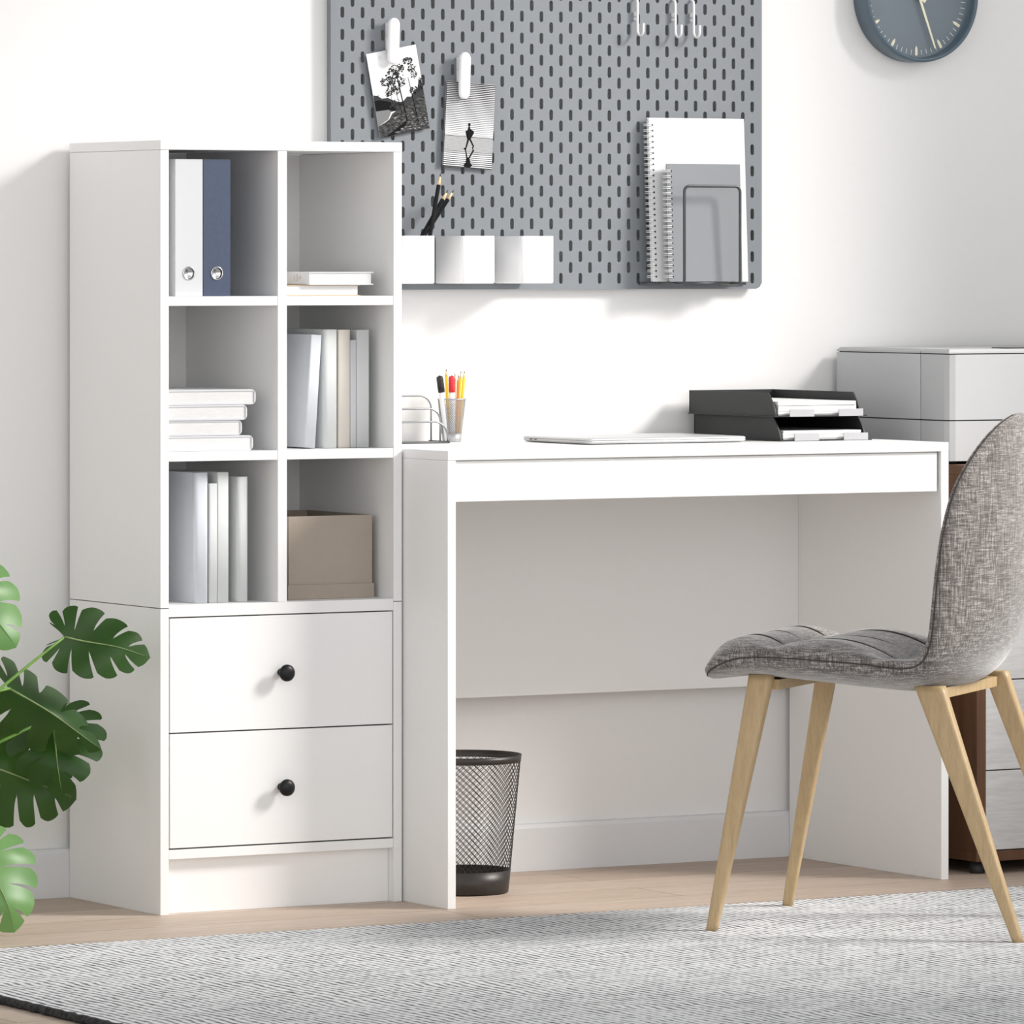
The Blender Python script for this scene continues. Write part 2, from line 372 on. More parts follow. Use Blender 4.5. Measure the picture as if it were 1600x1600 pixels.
# ------------------------------------------------------------------ books
def book(name, o, ax, ay, az, w_, h_, t_, cov, pages, label, group=None, ct=0.0022, rnd=False, inset=0.004, cat='book'):
    """o: corner at the spine; ax away from the spine, ay along the spine, az through the thickness"""
    o = Vector(o); ax = Vector(ax).normalized(); ay = Vector(ay).normalized(); az = Vector(az).normalized()
    mt = Matrix((( ax.x, ay.x, az.x, o.x), (ax.y, ay.y, az.y, o.y), (ax.z, ay.z, az.z, o.z), (0, 0, 0, 1)))
    c = mt @ Vector((w_ / 2, h_ / 2, t_ / 2)); lo = min((mt @ Vector((x, y, z))).z for x in (0, w_) for y in (0, h_) for z in (0, t_))
    th = thing(name, (c.x, c.y, lo), label, cat, group)
    # cover: C section
    n = 7; outer = [(w_, 0)]; inner = [(w_, ct)]
    r = t_ / 2 if rnd else ct * 1.2
    rr = min(0.008, t_ * 0.36) if rnd else ct
    for k in range(n):
        a = math.pi / 2 * k / (n - 1)
        outer.append((rr - rr * math.sin(a), rr - rr * math.cos(a)))
    for k in range(n):
        a = math.pi / 2 * k / (n - 1)
        outer.append((rr - rr * math.cos(a), t_ - rr + rr * math.sin(a)))
    outer.append((w_, t_))
    def off(x, z):
        cx = w_ / 2; cz = t_ / 2
        return (x if x >= w_ - 1e-6 else x + ct * (1 if x < rr * 0.8 else 0.15) , max(ct, min(t_ - ct, z)))
    inn = []
    for x, z in outer:
        inn.append((w_ if x >= w_ - 1e-6 else max(x, ct), max(ct, min(t_ - ct, z))))
    b = MB(); b.mat(cov); vs = {}
    rings = []
    for y in (0, h_):
        rings.append([mt @ Vector((x, y, z)) for x, z in outer] + [mt @ Vector((x, y, z)) for x, z in inn[::-1]])
    A = [b.bm.verts.new(p) for p in rings[0]]; B = [b.bm.verts.new(p) for p in rings[1]]; N = len(A); H = N // 2
    for i in range(N): b.face([A[i], A[(i + 1) % N], B[(i + 1) % N], B[i]], smooth=(1 <= i < H - 2))
    for i in range(H - 1):
        b.face([A[i], A[i + 1], A[N - 2 - i], A[N - 1 - i]]); b.face([B[i], B[i + 1], B[N - 2 - i], B[N - 1 - i]])
    b.build('cover', th)
    b = MB(); b.mat(pages).box(ct * 1.1, w_ - inset, 0.0016 if inset else 0.0004, h_ - 0.0016, ct * 1.02, t_ - ct * 1.02, mtx=mt); b.build('pages', th)
    return th

# binders
def binder(x0, x1, m_, label):
    z0, z1 = 1.0052, 1.2285; y0, y1 = -0.336, -0.06; cx = (x0 + x1) / 2; ct = 0.0022
    th = thing('ring_binder', (cx, (y0 + y1) / 2, z0), label, 'binder', 'ring binders in the top cubby')
    b = MB(); b.mat(m_)
    b.box(x0, x0 + ct, y0 + ct, y1, z0, z1); b.box(x1 - ct, x1, y0 + ct, y1, z0, z1); b.build('cover', th)
    # spine with a round finger hole
    b = MB(); b.mat(m_); hz = 1.0425; R = 0.0098; n = 28
    ring = [(cx + R * math.cos(2 * math.pi * k / n), hz + R * math.sin(2 * math.pi * k / n)) for k in range(n)]
    def outp(k):
        a = 2 * math.pi * k / n; dx, dz = math.cos(a), math.sin(a)
        s_ = min([(x1 - cx) / abs(dx) if abs(dx) > 1e-6 else 9, ((z1 - hz) if dz > 0 else (hz - z0)) / abs(dz) if abs(dz) > 1e-6 else 9])
        return (cx + dx * s_, hz + dz * s_)
    sq = [(x0, z0), (x1, z0), (x1, z1), (x0, z1)]
    for y, fl in ((y0, 0), (y0 + ct, 1)):
        iv = [b.bm.verts.new((x, y, z)) for x, z in ring]; ov = [b.bm.verts.new((*outp(k)[:1], y, outp(k)[1])) for k in range(n)]
        for k in range(n): b.face([iv[k], iv[(k + 1) % n], ov[(k + 1) % n], ov[k]])
        # corners
        for cxn, czn in sq:
            best = sorted(range(n), key=lambda k: (Vector(outp(k)) - Vector((cxn, czn))).length + 0)
            side = [k for k in range(n) if (abs(outp(k)[0] - cxn) < 1e-6) or (abs(outp(k)[1] - czn) < 1e-6)]
            a_ = max([k for k in range(n) if abs(outp(k)[0] - cxn) < 1e-6], key=lambda k: -abs(outp(k)[1] - czn))
            b_ = max([k for k in range(n) if abs(outp(k)[1] - czn) < 1e-6], key=lambda k: -abs(outp(k)[0] - cxn))
            cv = b.bm.verts.new((cxn, y, czn))
            if a_ != b_: b.face([ov[a_], ov[b_], cv])
        if fl == 0: f0, o0 = iv, ov
        else:
            for k in range(n): b.face([f0[k], f0[(k + 1) % n], iv[(k + 1) % n], iv[k]])
    b.box(x0, x0 + 0.0002, y0, y0 + ct, z0, z1); b.box(x1 - 0.0002, x1, y0, y0 + ct, z0, z1)
    b.build('spine', th)
    b = MB(); b.mat(M['steel'])
    b.tube([(cx + (R + 0.0004) * math.cos(2 * math.pi * k / 32), y0 - 0.0004, hz + (R + 0.0004) * math.sin(2 * math.pi * k / 32)) for k in range(32)], 0.0012, 8, closed=True)
    b.lathe([(0.0001, -0.006), (R * 0.98, -0.006), (R * 0.98, -0.0012), (0.007, -0.0035), (0.0001, -0.004)], (cx, y0, hz), 28, '-y'); b.build('finger_ring', th, )
    b = MB(); b.mat(M['paperv']).box(x0 + 0.006, x1 - 0.006, y0 + 0.02, y1 - 0.005, z0 + 0.004, z1 - 0.012); b.build('paper_stack', th)
binder(0.0345, 0.0848, M['wht'], 'white ring binder with a steel finger ring, left of the blue one')
binder(0.0856, 0.1360, M['blue'], 'dark blue ring binder with a steel finger ring')

X, Y, Z = (1, 0, 0), (0, 1, 0), (0, 0, 1)
# two books lying in the top right cubby
book('book', (0.246, -0.322, 1.0052), X, Y, Z, 0.139, 0.20, 0.0175, M['tan'], M['paper'], 'lower of two books lying flat, with thin tan board covers', 'flat books in the top right cubby', ct=0.0011)
bk = book('book', (0.285, -0.33, 1.0231), X, Y, Z, 0.121, 0.19, 0.0215, M['wht'], M['paper'], 'upper of two books lying flat, white with small print on its spine', 'flat books in the top right cubby', ct=0.0020)
b = MB(); b.mat(M['text'])
for dy, h0, h1 in ((0.028, 0.010, 0.0145), (0.034, 0.009, 0.013), (0.041, 0.006, 0.017), (0.050, 0.007, 0.014)):
    zz = h0
    while zz < h1:
        b.box(0.2847, 0.28498, -0.33 + dy, -0.33 + dy + 0.0022, 1.0231 + zz, 1.0231 + zz + 0.0011); zz += 0.0017
b.build('spine_lettering', bk)
# stack of four in the middle left cubby, spines to the right
tops = [(0.1775, 0.752), (0.1580, 0.7772), (0.1665, 0.8022), (0.1835, 0.8273)]
words = ['bottom white book of the stack of four', 'second white book from the bottom, shortest of the stack of four', 'third white book from the bottom of the stack of four', 'top white book of the stack of four, sticking out furthest']
for i, (xr, z) in enumerate(tops):
    book('book', (xr, -0.336 + 0.002 * (i % 2), z + 0.0003), (-1, 0, 0), Y, Z, xr - 0.0195, 0.21, 0.0247, M['wht'], M['paper'], words[i], 'stack of white books in the middle left cubby', ct=0.0026, rnd=True, inset=0.002)
# upright books, spine to the room
def upright(x0, x1, z0, z1, y0, cov, label, group, depth=0.16, rnd=False, lean=0.0):
    sx_ = math.sin(lean); cz_ = math.cos(lean)
    return book('book', (x0, y0, z0), Y, (sx_, 0, cz_), (cz_, 0, -sx_), depth, (z1 - z0) / cz_, x1 - x0, cov, M['paperv'], label, group, rnd=rnd)
gmr = 'upright books in the middle right cubby'
zs = 0.7524
upright(0.2915, 0.3115, zs + 0.0018, 0.941, -0.302, M['cool'], 'cool white book leaning to the right against the others', gmr, lean=0.066, depth=0.17)
upright(0.3285, 0.3560, zs, 0.949, -0.300, M['grcov'], 'thick pale grey book just right of the leaning book', gmr, rnd=True)
upright(0.3565, 0.3785, zs, 0.9485, -0.300, M['cream'], 'cream upright book in the middle right cubby', gmr)
upright(0.3790, 0.3905, zs, 0.931, -0.300, M['wht'], 'thin short white book between cream and end book', gmr)
upright(0.3910, 0.4145, zs, 0.948, -0.300, M['grcov'], 'pale grey end book nearest the right panel of middle cubby', gmr)
gbl = 'upright books in the bottom left cubby'
zs = 0.5034
upright(0.0785, 0.1050, zs, 0.7165, -0.320, M['cool'], 'widest blue-grey book at the left of the lowest row', gbl, rnd=True, depth=0.19)
upright(0.1055, 0.1200, zs, 0.6985, -0.320, M['grcov'], 'short thin grey book, second from left in lowest row', gbl)
upright(0.1205, 0.1410, zs, 0.7165, -0.320, M['grcov'], 'tall pale grey book, third from left in lowest row', gbl)
upright(0.1560, 0.1775, zs, 0.7085, -0.322, M['grcov'], 'pale grey book at the right end of the lowest row', gbl, rnd=True, depth=0.17)

# open storage box standing in its lid
bx = thing('storage_box', (0.340, -0.20, 0.503), 'beige open card box standing in its upturned lid', 'box')
def shell(b, x0, x1, y0, y1, z0, z1, t_, floor_t=0.002):
    b.box(x0, x1, y0, y0 + t_, z0, z1); b.box(x0, x1, y1 - t_, y1, z0, z1)
    b.box(x0, x0 + t_, y0 + t_, y1 - t_, z0, z1); b.box(x1 - t_, x1, y0 + t_, y1 - t_, z0, z1)
    b.box(x0 + t_, x1 - t_, y0 + t_, y1 - t_, z0, z0 + floor_t)
b = MB(); b.mat(M['box']); shell(b, 0.262, 0.4185, -0.302, -0.075, 0.5045, 0.6405, 0.0022); b.build('box_body', bx)
b = MB(); b.mat(M['box']); shell(b, 0.2595, 0.4210, -0.3045, -0.0725, 0.5034, 0.5270, 0.0020, 0.0008); b.build('lid', bx)

# ------------------------------------------------------------------ pegboard
pb = thing('pegboard', (0.927, -0.02, 1.0125), 'large grey pegboard with staggered upright slots above the desk', 'pegboard')
FY, BY = -0.022, -0.017
px0, pit, rowh = 0.514, 0.01971, 0.038
zb0, ncol, nrow = 1.032, 43, 15
X0, X1, Z0, Z1 = 0.492, 1.362, 1.013, 1.0125 + 0.585
b = MB(); b.mat(M['peg'])
def slot_pts(cx, cz, hw=0.0037, hh=0.0097):
    p = []
    for k in range(5): a = math.pi * k / 4; p.append((cx + hw * math.cos(a), cz + hh - hw + hw * math.sin(a)))
    for k in range(5): a = math.pi + math.pi * k / 4; p.append((cx + hw * math.cos(a), cz - hh + hw + hw * math.sin(a)))
    return p
def quad(x0, x1, z0, z1):
    if z1 - z0 < 1e-6 or x1 - x0 < 1e-6: return
    for y in (FY, BY):
        b.face([b.bm.verts.new(p) for p in ((x0, y, z0), (x1, y, z0), (x1, y, z1), (x0, y, z1))])
for c in range(ncol):
    cx = px0 + c * pit; xa, xb = cx - pit / 2, cx + pit / 2
    if c == 0: xa = X0
    if c == ncol - 1: xb = X1
    off = 0 if c % 2 == 0 else rowh / 2
    nr = nrow if c % 2 == 0 else nrow - 1
    zlo = zb0 + off - rowh / 2; zhi = zlo + nr * rowh
    quad(xa, xb, Z0, zlo); quad(xa, xb, zhi, Z1)
    for r in range(nr):
        cz = zb0 + off + r * rowh; za, zb = cz - rowh / 2, cz + rowh / 2
        sp = slot_pts(cx, cz); o_ = []
        for i, (x, z) in enumerate(sp):
            if i == 0: o_.append((xb, cz + 0.006))
            elif i == 1: o_.append((xb, zb))
            elif i == 2: o_.append((cx, zb))
            elif i == 3: o_.append((xa, zb))
            elif i == 4: o_.append((xa, cz + 0.006))
            elif i == 5: o_.append((xa, cz - 0.006))
            elif i == 6: o_.append((xa, za))
            elif i == 7: o_.append((xb - 0.0120, za) if (c == ncol - 1 and r == 0) else (cx, za))
            elif i == 8: o_.append((xb - 0.0048, za + 0.0030) if (c == ncol - 1 and r == 0) else (xb, za))
            else: o_.append((xb, za + 0.0110) if (c == ncol - 1 and r == 0) else (xb, cz - 0.006))
        lay = []
        for y in (FY, BY):
            iv = [b.bm.verts.new((x, y, z)) for x, z in sp]; ov = [b.bm.verts.new((x, y, z)) for x, z in o_]
            for k in range(10): b.face([iv[k], iv[(k + 1) % 10], ov[(k + 1) % 10], ov[k]])
            lay.append(iv)
        for k in range(10): b.face([lay[0][k], lay[0][(k + 1) % 10], lay[1][(k + 1) % 10], lay[1][k]])
bmesh.ops.remove_doubles(b.bm, verts=b.bm.verts, dist=0.00002)
# outer edge strip
rim = [(X0, Z0), (X1 - 0.0120, Z0), (X1 - 0.0048, Z0 + 0.0030), (X1, Z0 + 0.0110), (X1, Z1), (X0, Z1)]
for i in range(6):
    (xa, za), (xb, zb) = rim[i], rim[(i + 1) % 6]
    b.face([b.bm.verts.new(p) for p in ((xa, FY, za), (xb, FY, zb), (xb, BY, zb), (xa, BY, za))])
b.build('board', pb)
b = MB(); b.mat(M['peg'])
i_ = 0.004; b.loft([[(X0 + i_, y, Z0 + i_), (X1 - 0.016, y, Z0 + i_), (X1 - i_, y, Z0 + 0.016), (X1 - i_, y, Z1 - i_), (X0 + i_, y, Z1 - i_)] for y in (BY, -0.0004)], cap=False, smooth=False); b.build('light_block_rim', pb)  # added rim: closes the wall gap so the slots stay dark
for x in (0.53, 0.92, 1.32): part('wall_spacer', pb, M['peg'], x, x + 0.02, BY, -0.0003, Z1 - 0.05, Z1 - 0.03)

# clips
def rot_y(p, c, a):
    x, z = p[0] - c[0], p[1] - c[1]
    return (c[0] + x * math.cos(a) - z * math.sin(a), c[1] + x * math.sin(a) + z * math.cos(a))
def clip(cx, zt, zbm, label):
    th = thing('clip', (cx, -0.04, zbm), label, 'clip', 'white clips on the pegboard')
    hw = 0.0108; b = MB(); b.mat(M['white']); n = 10; prof = []
    for k in range(n + 1): a = math.pi * k / n; prof.append((hw * math.cos(a), zt - hw + hw * math.sin(a)))
    for k in range(n + 1): a = math.pi + math.pi * k / n; prof.append((hw * math.cos(a), zbm + hw + hw * math.sin(a)))
    zc = (zt + zbm) / 2
    rings = []
    for y, s_ in ((-0.0375, 0.93), (-0.0385, 1.0), (-0.0435, 1.0), (-0.0460, 0.90), (-0.0472, 0.70)):
        ring = []
        for x, z in prof:
            yy = y + (0.004 * max(0, (zc - z) / 0.04) if y < -0.039 else 0)
            ring.append((cx + x * s_, yy, (z - zc) * (1 - (1 - s_) * 0.3) + zc))
        rings.append(ring)
    b.loft(rings); b.build('jaw', th)
    b = MB(); b.mat(M['white']); b.box(cx - 0.006, cx + 0.006, -0.0378, -0.0222, zt - 0.03, zt - 0.008, bevel=0.001)
    b.box(cx - 0.0055, cx + 0.0055, -0.0262, -0.0222, zbm + 0.016, zt - 0.03); b.build('mount', th)
clip(0.6035, 1.4795, 1.3995, 'white rounded clip holding the landscape print')
clip(0.7435, 1.4230, 1.3415, 'white rounded clip holding the walking figure print')

# prints
def to3(c, ax_, az_, y):  # local (u 0..1, v 0..1 from top-left) -> world
    return lambda u, v, d=0.0: (c[0] + ax_[0] * u + az_[0] * v, y - d, c[1] + ax_[1] * u + az_[1] * v)
def blob(b, f, u, v, r, asp, n=7, d=0.0004, jit=0.5):
    pts = []
    for k in range(n):
        a = 2 * math.pi * k / n; rr = r * (1 + jit * (random.random() - 0.5))
        pts.append(f(u + rr * math.cos(a) * asp, v + rr * math.sin(a), d))
    b.poly(pts)
def strip(b, f, u0, v0, u1, v1, w0, w1, d=0.0005):
    b.poly([f(u0 - w0, v0, d), f(u0 + w0, v0, d), f(u1 + w1, v1, d), f(u1 - w1, v1, d)])
f = to3((0.556, 1.4165), (0.0972, 0.0185), (0.0275, -0.1440), -0.0300)
b = MB(); asp = 1.48
b.mat(M['pw']); q = [f(0, 0), f(1, 0), f(1, 1), f(0, 1)]
vs0 = [b.bm.verts.new(p) for p in q]; vs1 = [b.bm.verts.new((p[0], p[1] + 0.0006, p[2])) for p in q]
b.mat(M['psky']); b.face(vs0); b.mat(M['pw']); b.face(vs1[::-1])
for i in range(4): b.face([vs0[i], vs1[i], vs1[(i + 1) % 4], vs0[(i + 1) % 4]])
b.mat(M['pmid']); hills = [(0, .52), (.08, .50), (.16, .545), (.28, .55), (.36, .585), (.47, .62), (.56, .63), (.66, .58), (.74, .59), (.82, .52), (.9, .50), (.94, .40), (1, .46), (1, .72), (0, .72)]
b.poly([f(u, v, 0.0002) for u, v in hills])
b.mat(M['plake']); b.poly([f(u, v, 0.0003) for u, v in ((0, .68), (.22, .66), (.30, .72), (.22, .80), (0, .86))])
b.mat(M['pground']); b.poly([f(u, v, 0.00035) for u, v in ((0, .86), (.14, .83), (.24, .80), (.32, .74), (.44, .71), (.60, .68), (.80, .62), (1, .60), (1, 1), (0, 1))])
b.mat(M['blackprint'])
b.poly([f(u, v, 0.0004) for u, v in ((0, .56), (.1, .555), (.3, .60), (.42, .66), (.40, .72), (.26, .69), (.0, .68))])
strip(b, f, .52, .24, .58, .86, .006, .013); strip(b, f, .74, .36, .80, .92, .004, .011); strip(b, f, .46, .50, .50, .76, .003, .006); strip(b, f, .34, .45, .36, .7, .002, .005)
b.poly([f(u, v, 0.0005) for u, v in ((.55, .86), (.60, .86), (.50, .93), (.30, .99), (.10, 1), (.3, .94))])
for (u, v, ru, rv, n_) in ((.55, .24, .16, .05, 34), (.44, .30, .14, .05, 32), (.33, .36, .16, .05, 36), (.45, .43, .17, .05, 34), (.38, .50, .15, .045, 26), (.60, .38, .10, .06, 20), (.78, .17, .10, .035, 26), (.84, .26, .09, .04, 12), (.86, .34, .07, .04, 12), (.84, .52, .12, .05, 26), (.97, .47, .03, .07, 14), (.05, .51, .06, .02, 10), (.42, .64, .14, .05, 24)):
    for _ in range(int(n_ * 2.3)):
        a = random.random() * 6.283; r_ = math.sqrt(random.random())
        uu = max(.012, min(.985, u + ru * r_ * math.cos(a))); vv = v + rv * r_ * math.sin(a) * 1.1
        b.mat(M['pmid'] if random.random() < 0.6 else M['blackprint'])
        blob(b, f, uu, vv, random.uniform(.004, .012), asp, 5, 0.00045 + random.random() * 0.0001, 0.9)
for _ in range(60):
    b.mat(random.choice([M['pg'], M['plake'], M['plake']])); u = random.uniform(.3, .98); v = random.uniform(.74, .97)
    strip(b, f, u, v, u + .02, v + .006, .02, .01, 0.00055)
o = b.build('photo_print', None, fixn=False, loc=(0.6178, -0.030, 1.353)); tag(o, 'tilted black and white print of trees above a lake shore', 'photo', 'prints clipped to the pegboard')
f = to3((0.7140, 1.3735), (0.0975, -0.0065), (-0.0080, -0.1470), -0.0300)
b = MB(); q = [f(0, 0), f(1, 0), f(1, 1), f(0, 1)]
vs0 = [b.bm.verts.new(p) for p in q]; vs1 = [b.bm.verts.new((p[0], p[1] + 0.0006, p[2])) for p in q]
b.mat(M['pw']); b.face(vs0); b.face(vs1[::-1])
for i in range(4): b.face([vs0[i], vs1[i], vs1[(i + 1) % 4], vs0[(i + 1) % 4]])
b.mat(M['pg']); b.poly([f(0, .632, .0002), f(1, .632, .0002), f(1, .84, .0002), f(0, .84, .0002)])
b.mat(M['blackprint'])
v = 0.004; i = 0
while v < 0.99:
    if v < .60: wd = 0.0125 - 0.010 * min(1, v / .62)
    elif v < .80: wd = 0.0022
    else: wd = 0.004 + 0.03 * (v - .80)
    strip(b, f, .5, v, .5, v + wd, .5, .5, .0004); v += 0.0215 if v < .60 else (0.0145 if v < .80 else 0.0225); i += 1
strip(b, f, .5, .632, .5, .638, .5, .5, .0005); strip(b, f, .006, 0, .006, 1, .006, .006, .0005)
def ply(*p): b.face([b.bm.verts.new(f(u, v, .0006)) for u, v in p])
ply((.480, .478), (.500, .468), (.525, .478), (.528, .498), (.512, .510), (.490, .510), (.476, .496))
ply((.490, .508), (.512, .508), (.530, .545), (.595, .560), (.605, .585), (.585, .605), (.555, .615), (.550, .645), (.535, .670), (.475, .665), (.480, .620), (.440, .590), (.430, .570), (.475, .555))
ply((.478, .660), (.515, .660), (.462, .780), (.440, .780)); ply((.440, .765), (.462, .775), (.455, .800), (.405, .775))
ply((.510, .660), (.545, .660), (.615, .735), (.595, .745)); ply((.595, .735), (.618, .735), (.600, .770), (.580, .760))
ply((.440, .795), (.462, .795), (.500, .890), (.478, .890)); ply((.605, .775), (.625, .790), (.535, .890), (.515, .880)); ply((.582, .765), (.606, .775), (.622, .795), (.600, .795))
ply((.475, .880), (.535, .880), (.560, .940), (.600, .970), (.560, .990), (.445, .990), (.420, .970), (.465, .940))
bmesh.ops.triangulate(b.bm, faces=[x for x in b.bm.faces if len(x.verts) > 6])
o = b.build('photo_print', None, fixn=False, loc=(0.7588, -0.030, 1.297)); tag(o, 'black and white striped print of a walking figure silhouette', 'photo', 'prints clipped to the pegboard')

# wall cups
for i, xr in enumerate((0.641, 0.759, 0.876)):
    xl = xr - 0.068; y0, y1 = -0.125, -0.0245; z0, z1 = 1.0235, 1.1055
    th = thing('wall_cup', ((xl + xr) / 2, -0.075, z0), ['white box cup beside the bookcase, holding black pencils', 'empty white box cup in the middle of the row of three', 'empty white box cup at the right end of the row'][i], 'cup', 'white cups hooked on the pegboard')
    def rr(ins, z):
        pts = []; R = 0.010 - ins
        for cx, cy, a0 in ((xr - 0.010, y1 - 0.010, 0), (xl + 0.010, y1 - 0.010, 90), (xl + 0.010, y0 + 0.010, 180), (xr - 0.010, y0 + 0.010, 270)):
            for k in range(6):
                a = math.radians(a0 + 18 * k); pts.append((cx + R * math.cos(a), cy + R * math.sin(a), z))
        return pts
    b = MB(); b.mat(M['white'])
    b.loft([rr(0.003, z0), rr(0.0008, z0 + 0.001), rr(0, z0 + 0.003), rr(0, z1 - 0.0004), rr(0.0006, z1), rr(0.0014, z1), rr(0.0018, z1 - 0.0006), rr(0.0018, z0 + 0.003)]); b.build('cup_body', th)
    for dx in (0.018, 0.048): part('hook_tab', th, M['white'], xl + dx, xl + dx + 0.005, y1 - 0.001, -0.0155, z1 - 0.016, z1 - 0.008)

# pencils
def pencil(p0, p1, r, body, label, group, cat='pencil', tip=0.018):
    p0 = Vector(p0); p1 = Vector(p1); d = (p1 - p0).normalized(); Ln = (p1 - p0).length
    th = thing('pencil', p0, label, cat, group)
    b = MB(); b.mat(body)
    b.tube([p0, p0 + d * (Ln - tip)], r, 6); o = b.build('barrel', th)
    for fc in o.data.polygons: fc.use_smooth = False
    b = MB(); b.mat(M['pwood']); b.tube([p0 + d * (Ln - tip), p0 + d * (Ln - tip * 0.34)], [r * 0.98, r * 0.40], 12)
    b.build('sharpened_point', th)
    b = MB(); b.mat(M['lead']); b.tube([p0 + d * (Ln - tip * 0.34), p1], [r * 0.39, r * 0.06], 10); b.build('lead', th)
gp = 'black pencils in the wall cup'
pencil((0.628, -0.098, 1.0285), (0.6825, -0.066, 1.2145), 0.0036, M['pblack'], 'tallest and steepest black pencil in the wall cup', gp, tip=0.023)
pencil((0.588, -0.080, 1.0290), (0.7005, -0.060, 1.1850), 0.0036, M['pblack'], 'black pencil leaning between the tall one and the lowest one', gp, tip=0.021)
pencil((0.592, -0.066, 1.0290), (0.7170, -0.052, 1.1855), 0.0036, M['pblack'], 'black pencil leaning furthest right in the wall cup', gp, tip=0.022)

# hooks
for i, x in enumerate((1.098, 1.176, 1.214)):
    y = -0.030; z = 1.4665; dz = 0.0 if i == 0 else -0.0015
    pts = [(x, -0.016, 1.5235 + dz), (x, -0.024, 1.5245 + dz), (x, -0.030, 1.5215 + dz), (x, -0.0315, 1.515 + dz), (x, -0.0315, 1.50), (x, -0.0315, 1.469 + dz)]
    for k in range(9):
        a = math.pi + math.pi * k / 8; pts.append((x, -0.0415 - 0.010 * math.cos(a) , 1.468 + dz + 0.010 * math.sin(a)))
    pts.append((x, -0.0515, 1.4795 + dz))
    b = MB(); b.mat(M['white']).tube(pts, 0.0022, 10)
    b.box(x - 0.003, x + 0.001, -0.0295, -0.0225, 1.4925, 1.5000); b.box(x - 0.003, x + 0.001, -0.0295, -0.0225, 1.4850, 1.4895)
    o = b.build('peg_hook', None, loc=(x, -0.022, 1.457))
    tag(o, ['white wire hook, single one at the left, on the pegboard', 'white wire hook in the middle, left one of the close pair', 'white wire hook furthest right on the pegboard'][i], 'hook', 'white wire hooks on the pegboard')

# notebooks and wire holder
def notebook(x0, x1, zb, zt, yb, yt, cov, n_ring, label, th_=0.006):
    th = thing('notebook', ((x0 + x1) / 2, yb, zb), label, 'notebook', 'spiral notebooks in the wire holder')
    sl = (yt - yb) / (zt - zb)
    def P(x, z, d): return Vector((x, yb + (z - zb) * sl - d, z))
    def slab(b, xa, xb, d0, d1, za=zb, zc=zt):
        c = [P(x, z, d) for z in (za, zc) for d in (d1, d0) for x in (xa, xb)]
        vs = [b.bm.verts.new(p) for p in c]
        for q in ((0, 2, 3, 1), (4, 5, 7, 6), (0, 1, 5, 4), (2, 6, 7, 3), (0, 4, 6, 2), (1, 3, 7, 5)): b.face([vs[i] for i in q])
    b = MB(); b.mat(cov); slab(b, x0, x1, th_ - 0.0008, th_); b.build('front_cover', th)
    b = MB(); b.mat(M['paperv']); slab(b, x0 + 0.001, x1 - 0.001, 0.0009, th_ - 0.0009, zb + 0.001, zt - 0.001); b.build('pages', th)
    b = MB(); b.mat(cov); slab(b, x0, x1, 0, 0.0008); b.build('back_cover', th)
    b = MB(); b.mat(M['dark'])
    st = (zt - zb - 0.012) / n_ring
    for k in range(n_ring):
        z = zb + 0.009 + k * st; c0 = P(x0 + 0.0068, z, th_ + 0.0001)
        b.poly([c0 + Vector((-0.0024, 0, 0)), c0 + Vector((0.0018, 0, -0.0022)), c0 + Vector((0.0018, 0, 0.0022))], 0.0002, (0, -1, 0))
    b.build('punched_holes', th)
    b = MB(); b.mat(M['coil'])
    for k in range(n_ring):
        for dz in (-0.0014, 0.0014):
            z = zb + 0.0090 + k * st + dz; pts = []
            for a in range(0, 14):
                an = math.radians(-35 + 360 * 0.93 * a / 13); R = 0.0076
                c0 = P(x0 - 0.0005, z, th_ / 2); pts.append((c0.x + R * math.cos(an), c0.y - R * math.sin(an) * 0.9, c0.z))
            b.tube(pts, 0.00065, 5)
    b.build('wire_binding', th)
    return th
notebook(1.1165, 1.3140, 1.0260, 1.3140, -0.046, -0.0315, M['nb'], 28, 'large white spiral notebook behind the small grey one', 0.007)
notebook(1.1385, 1.2885, 1.0260, 1.2330, -0.068, -0.060, M['nbg'], 20, 'small grey spiral notebook in front of the white one', 0.006)
wh = thing('wire_holder', (1.21, -0.06, 1.02), 'dark grey wire holder hooked low on the pegboard', 'holder')
xa, xb, zt, zb_, yf = 1.1525, 1.2675, 1.1935, 1.0225, -0.1000
pts = [(xa - 0.0, -0.0228, zb_), (xa, -0.030, zb_), (xa, yf + 0.008, zb_)]
for k in range(5): a = math.radians(90 * k / 4); pts.append((xa, yf + 0.006 - 0.006 * math.sin(a), zb_ + 0.006 - 0.006 * math.cos(a)))
for k in range(6): a = math.radians(180 - 90 * k / 5); pts.append((xa + 0.010 + 0.010 * math.cos(a), yf, zt - 0.010 + 0.010 * math.sin(a)))
for k in range(6): a = math.radians(90 - 90 * k / 5); pts.append((xb - 0.010 + 0.010 * math.cos(a), yf, zt - 0.010 + 0.010 * math.sin(a)))
for k in range(5): a = math.radians(90 - 90 * k / 4); pts.append((xb, yf + 0.006 - 0.006 * math.sin(a), zb_ + 0.006 - 0.006 * math.cos(a)))
pts += [(xb, yf + 0.008, zb_), (xb, -0.0228, zb_)]
b = MB(); b.mat(M['wire']).tube(pts, 0.0026, 10); b.build('front_loop', wh)
b = MB(); b.mat(M['wire'])
b.tube([(1.105, -0.0265, zb_), (1.325, -0.0265, zb_)], 0.0022, 8); b.tube([(1.105, -0.050, zb_ + 0.0008), (1.300, -0.050, zb_ + 0.0008)], 0.0020, 8); b.tube([(1.120, -0.071, zb_ + 0.0008), (1.295, -0.071, zb_ + 0.0008)], 0.0020, 8)
b.build('base_wires', wh)

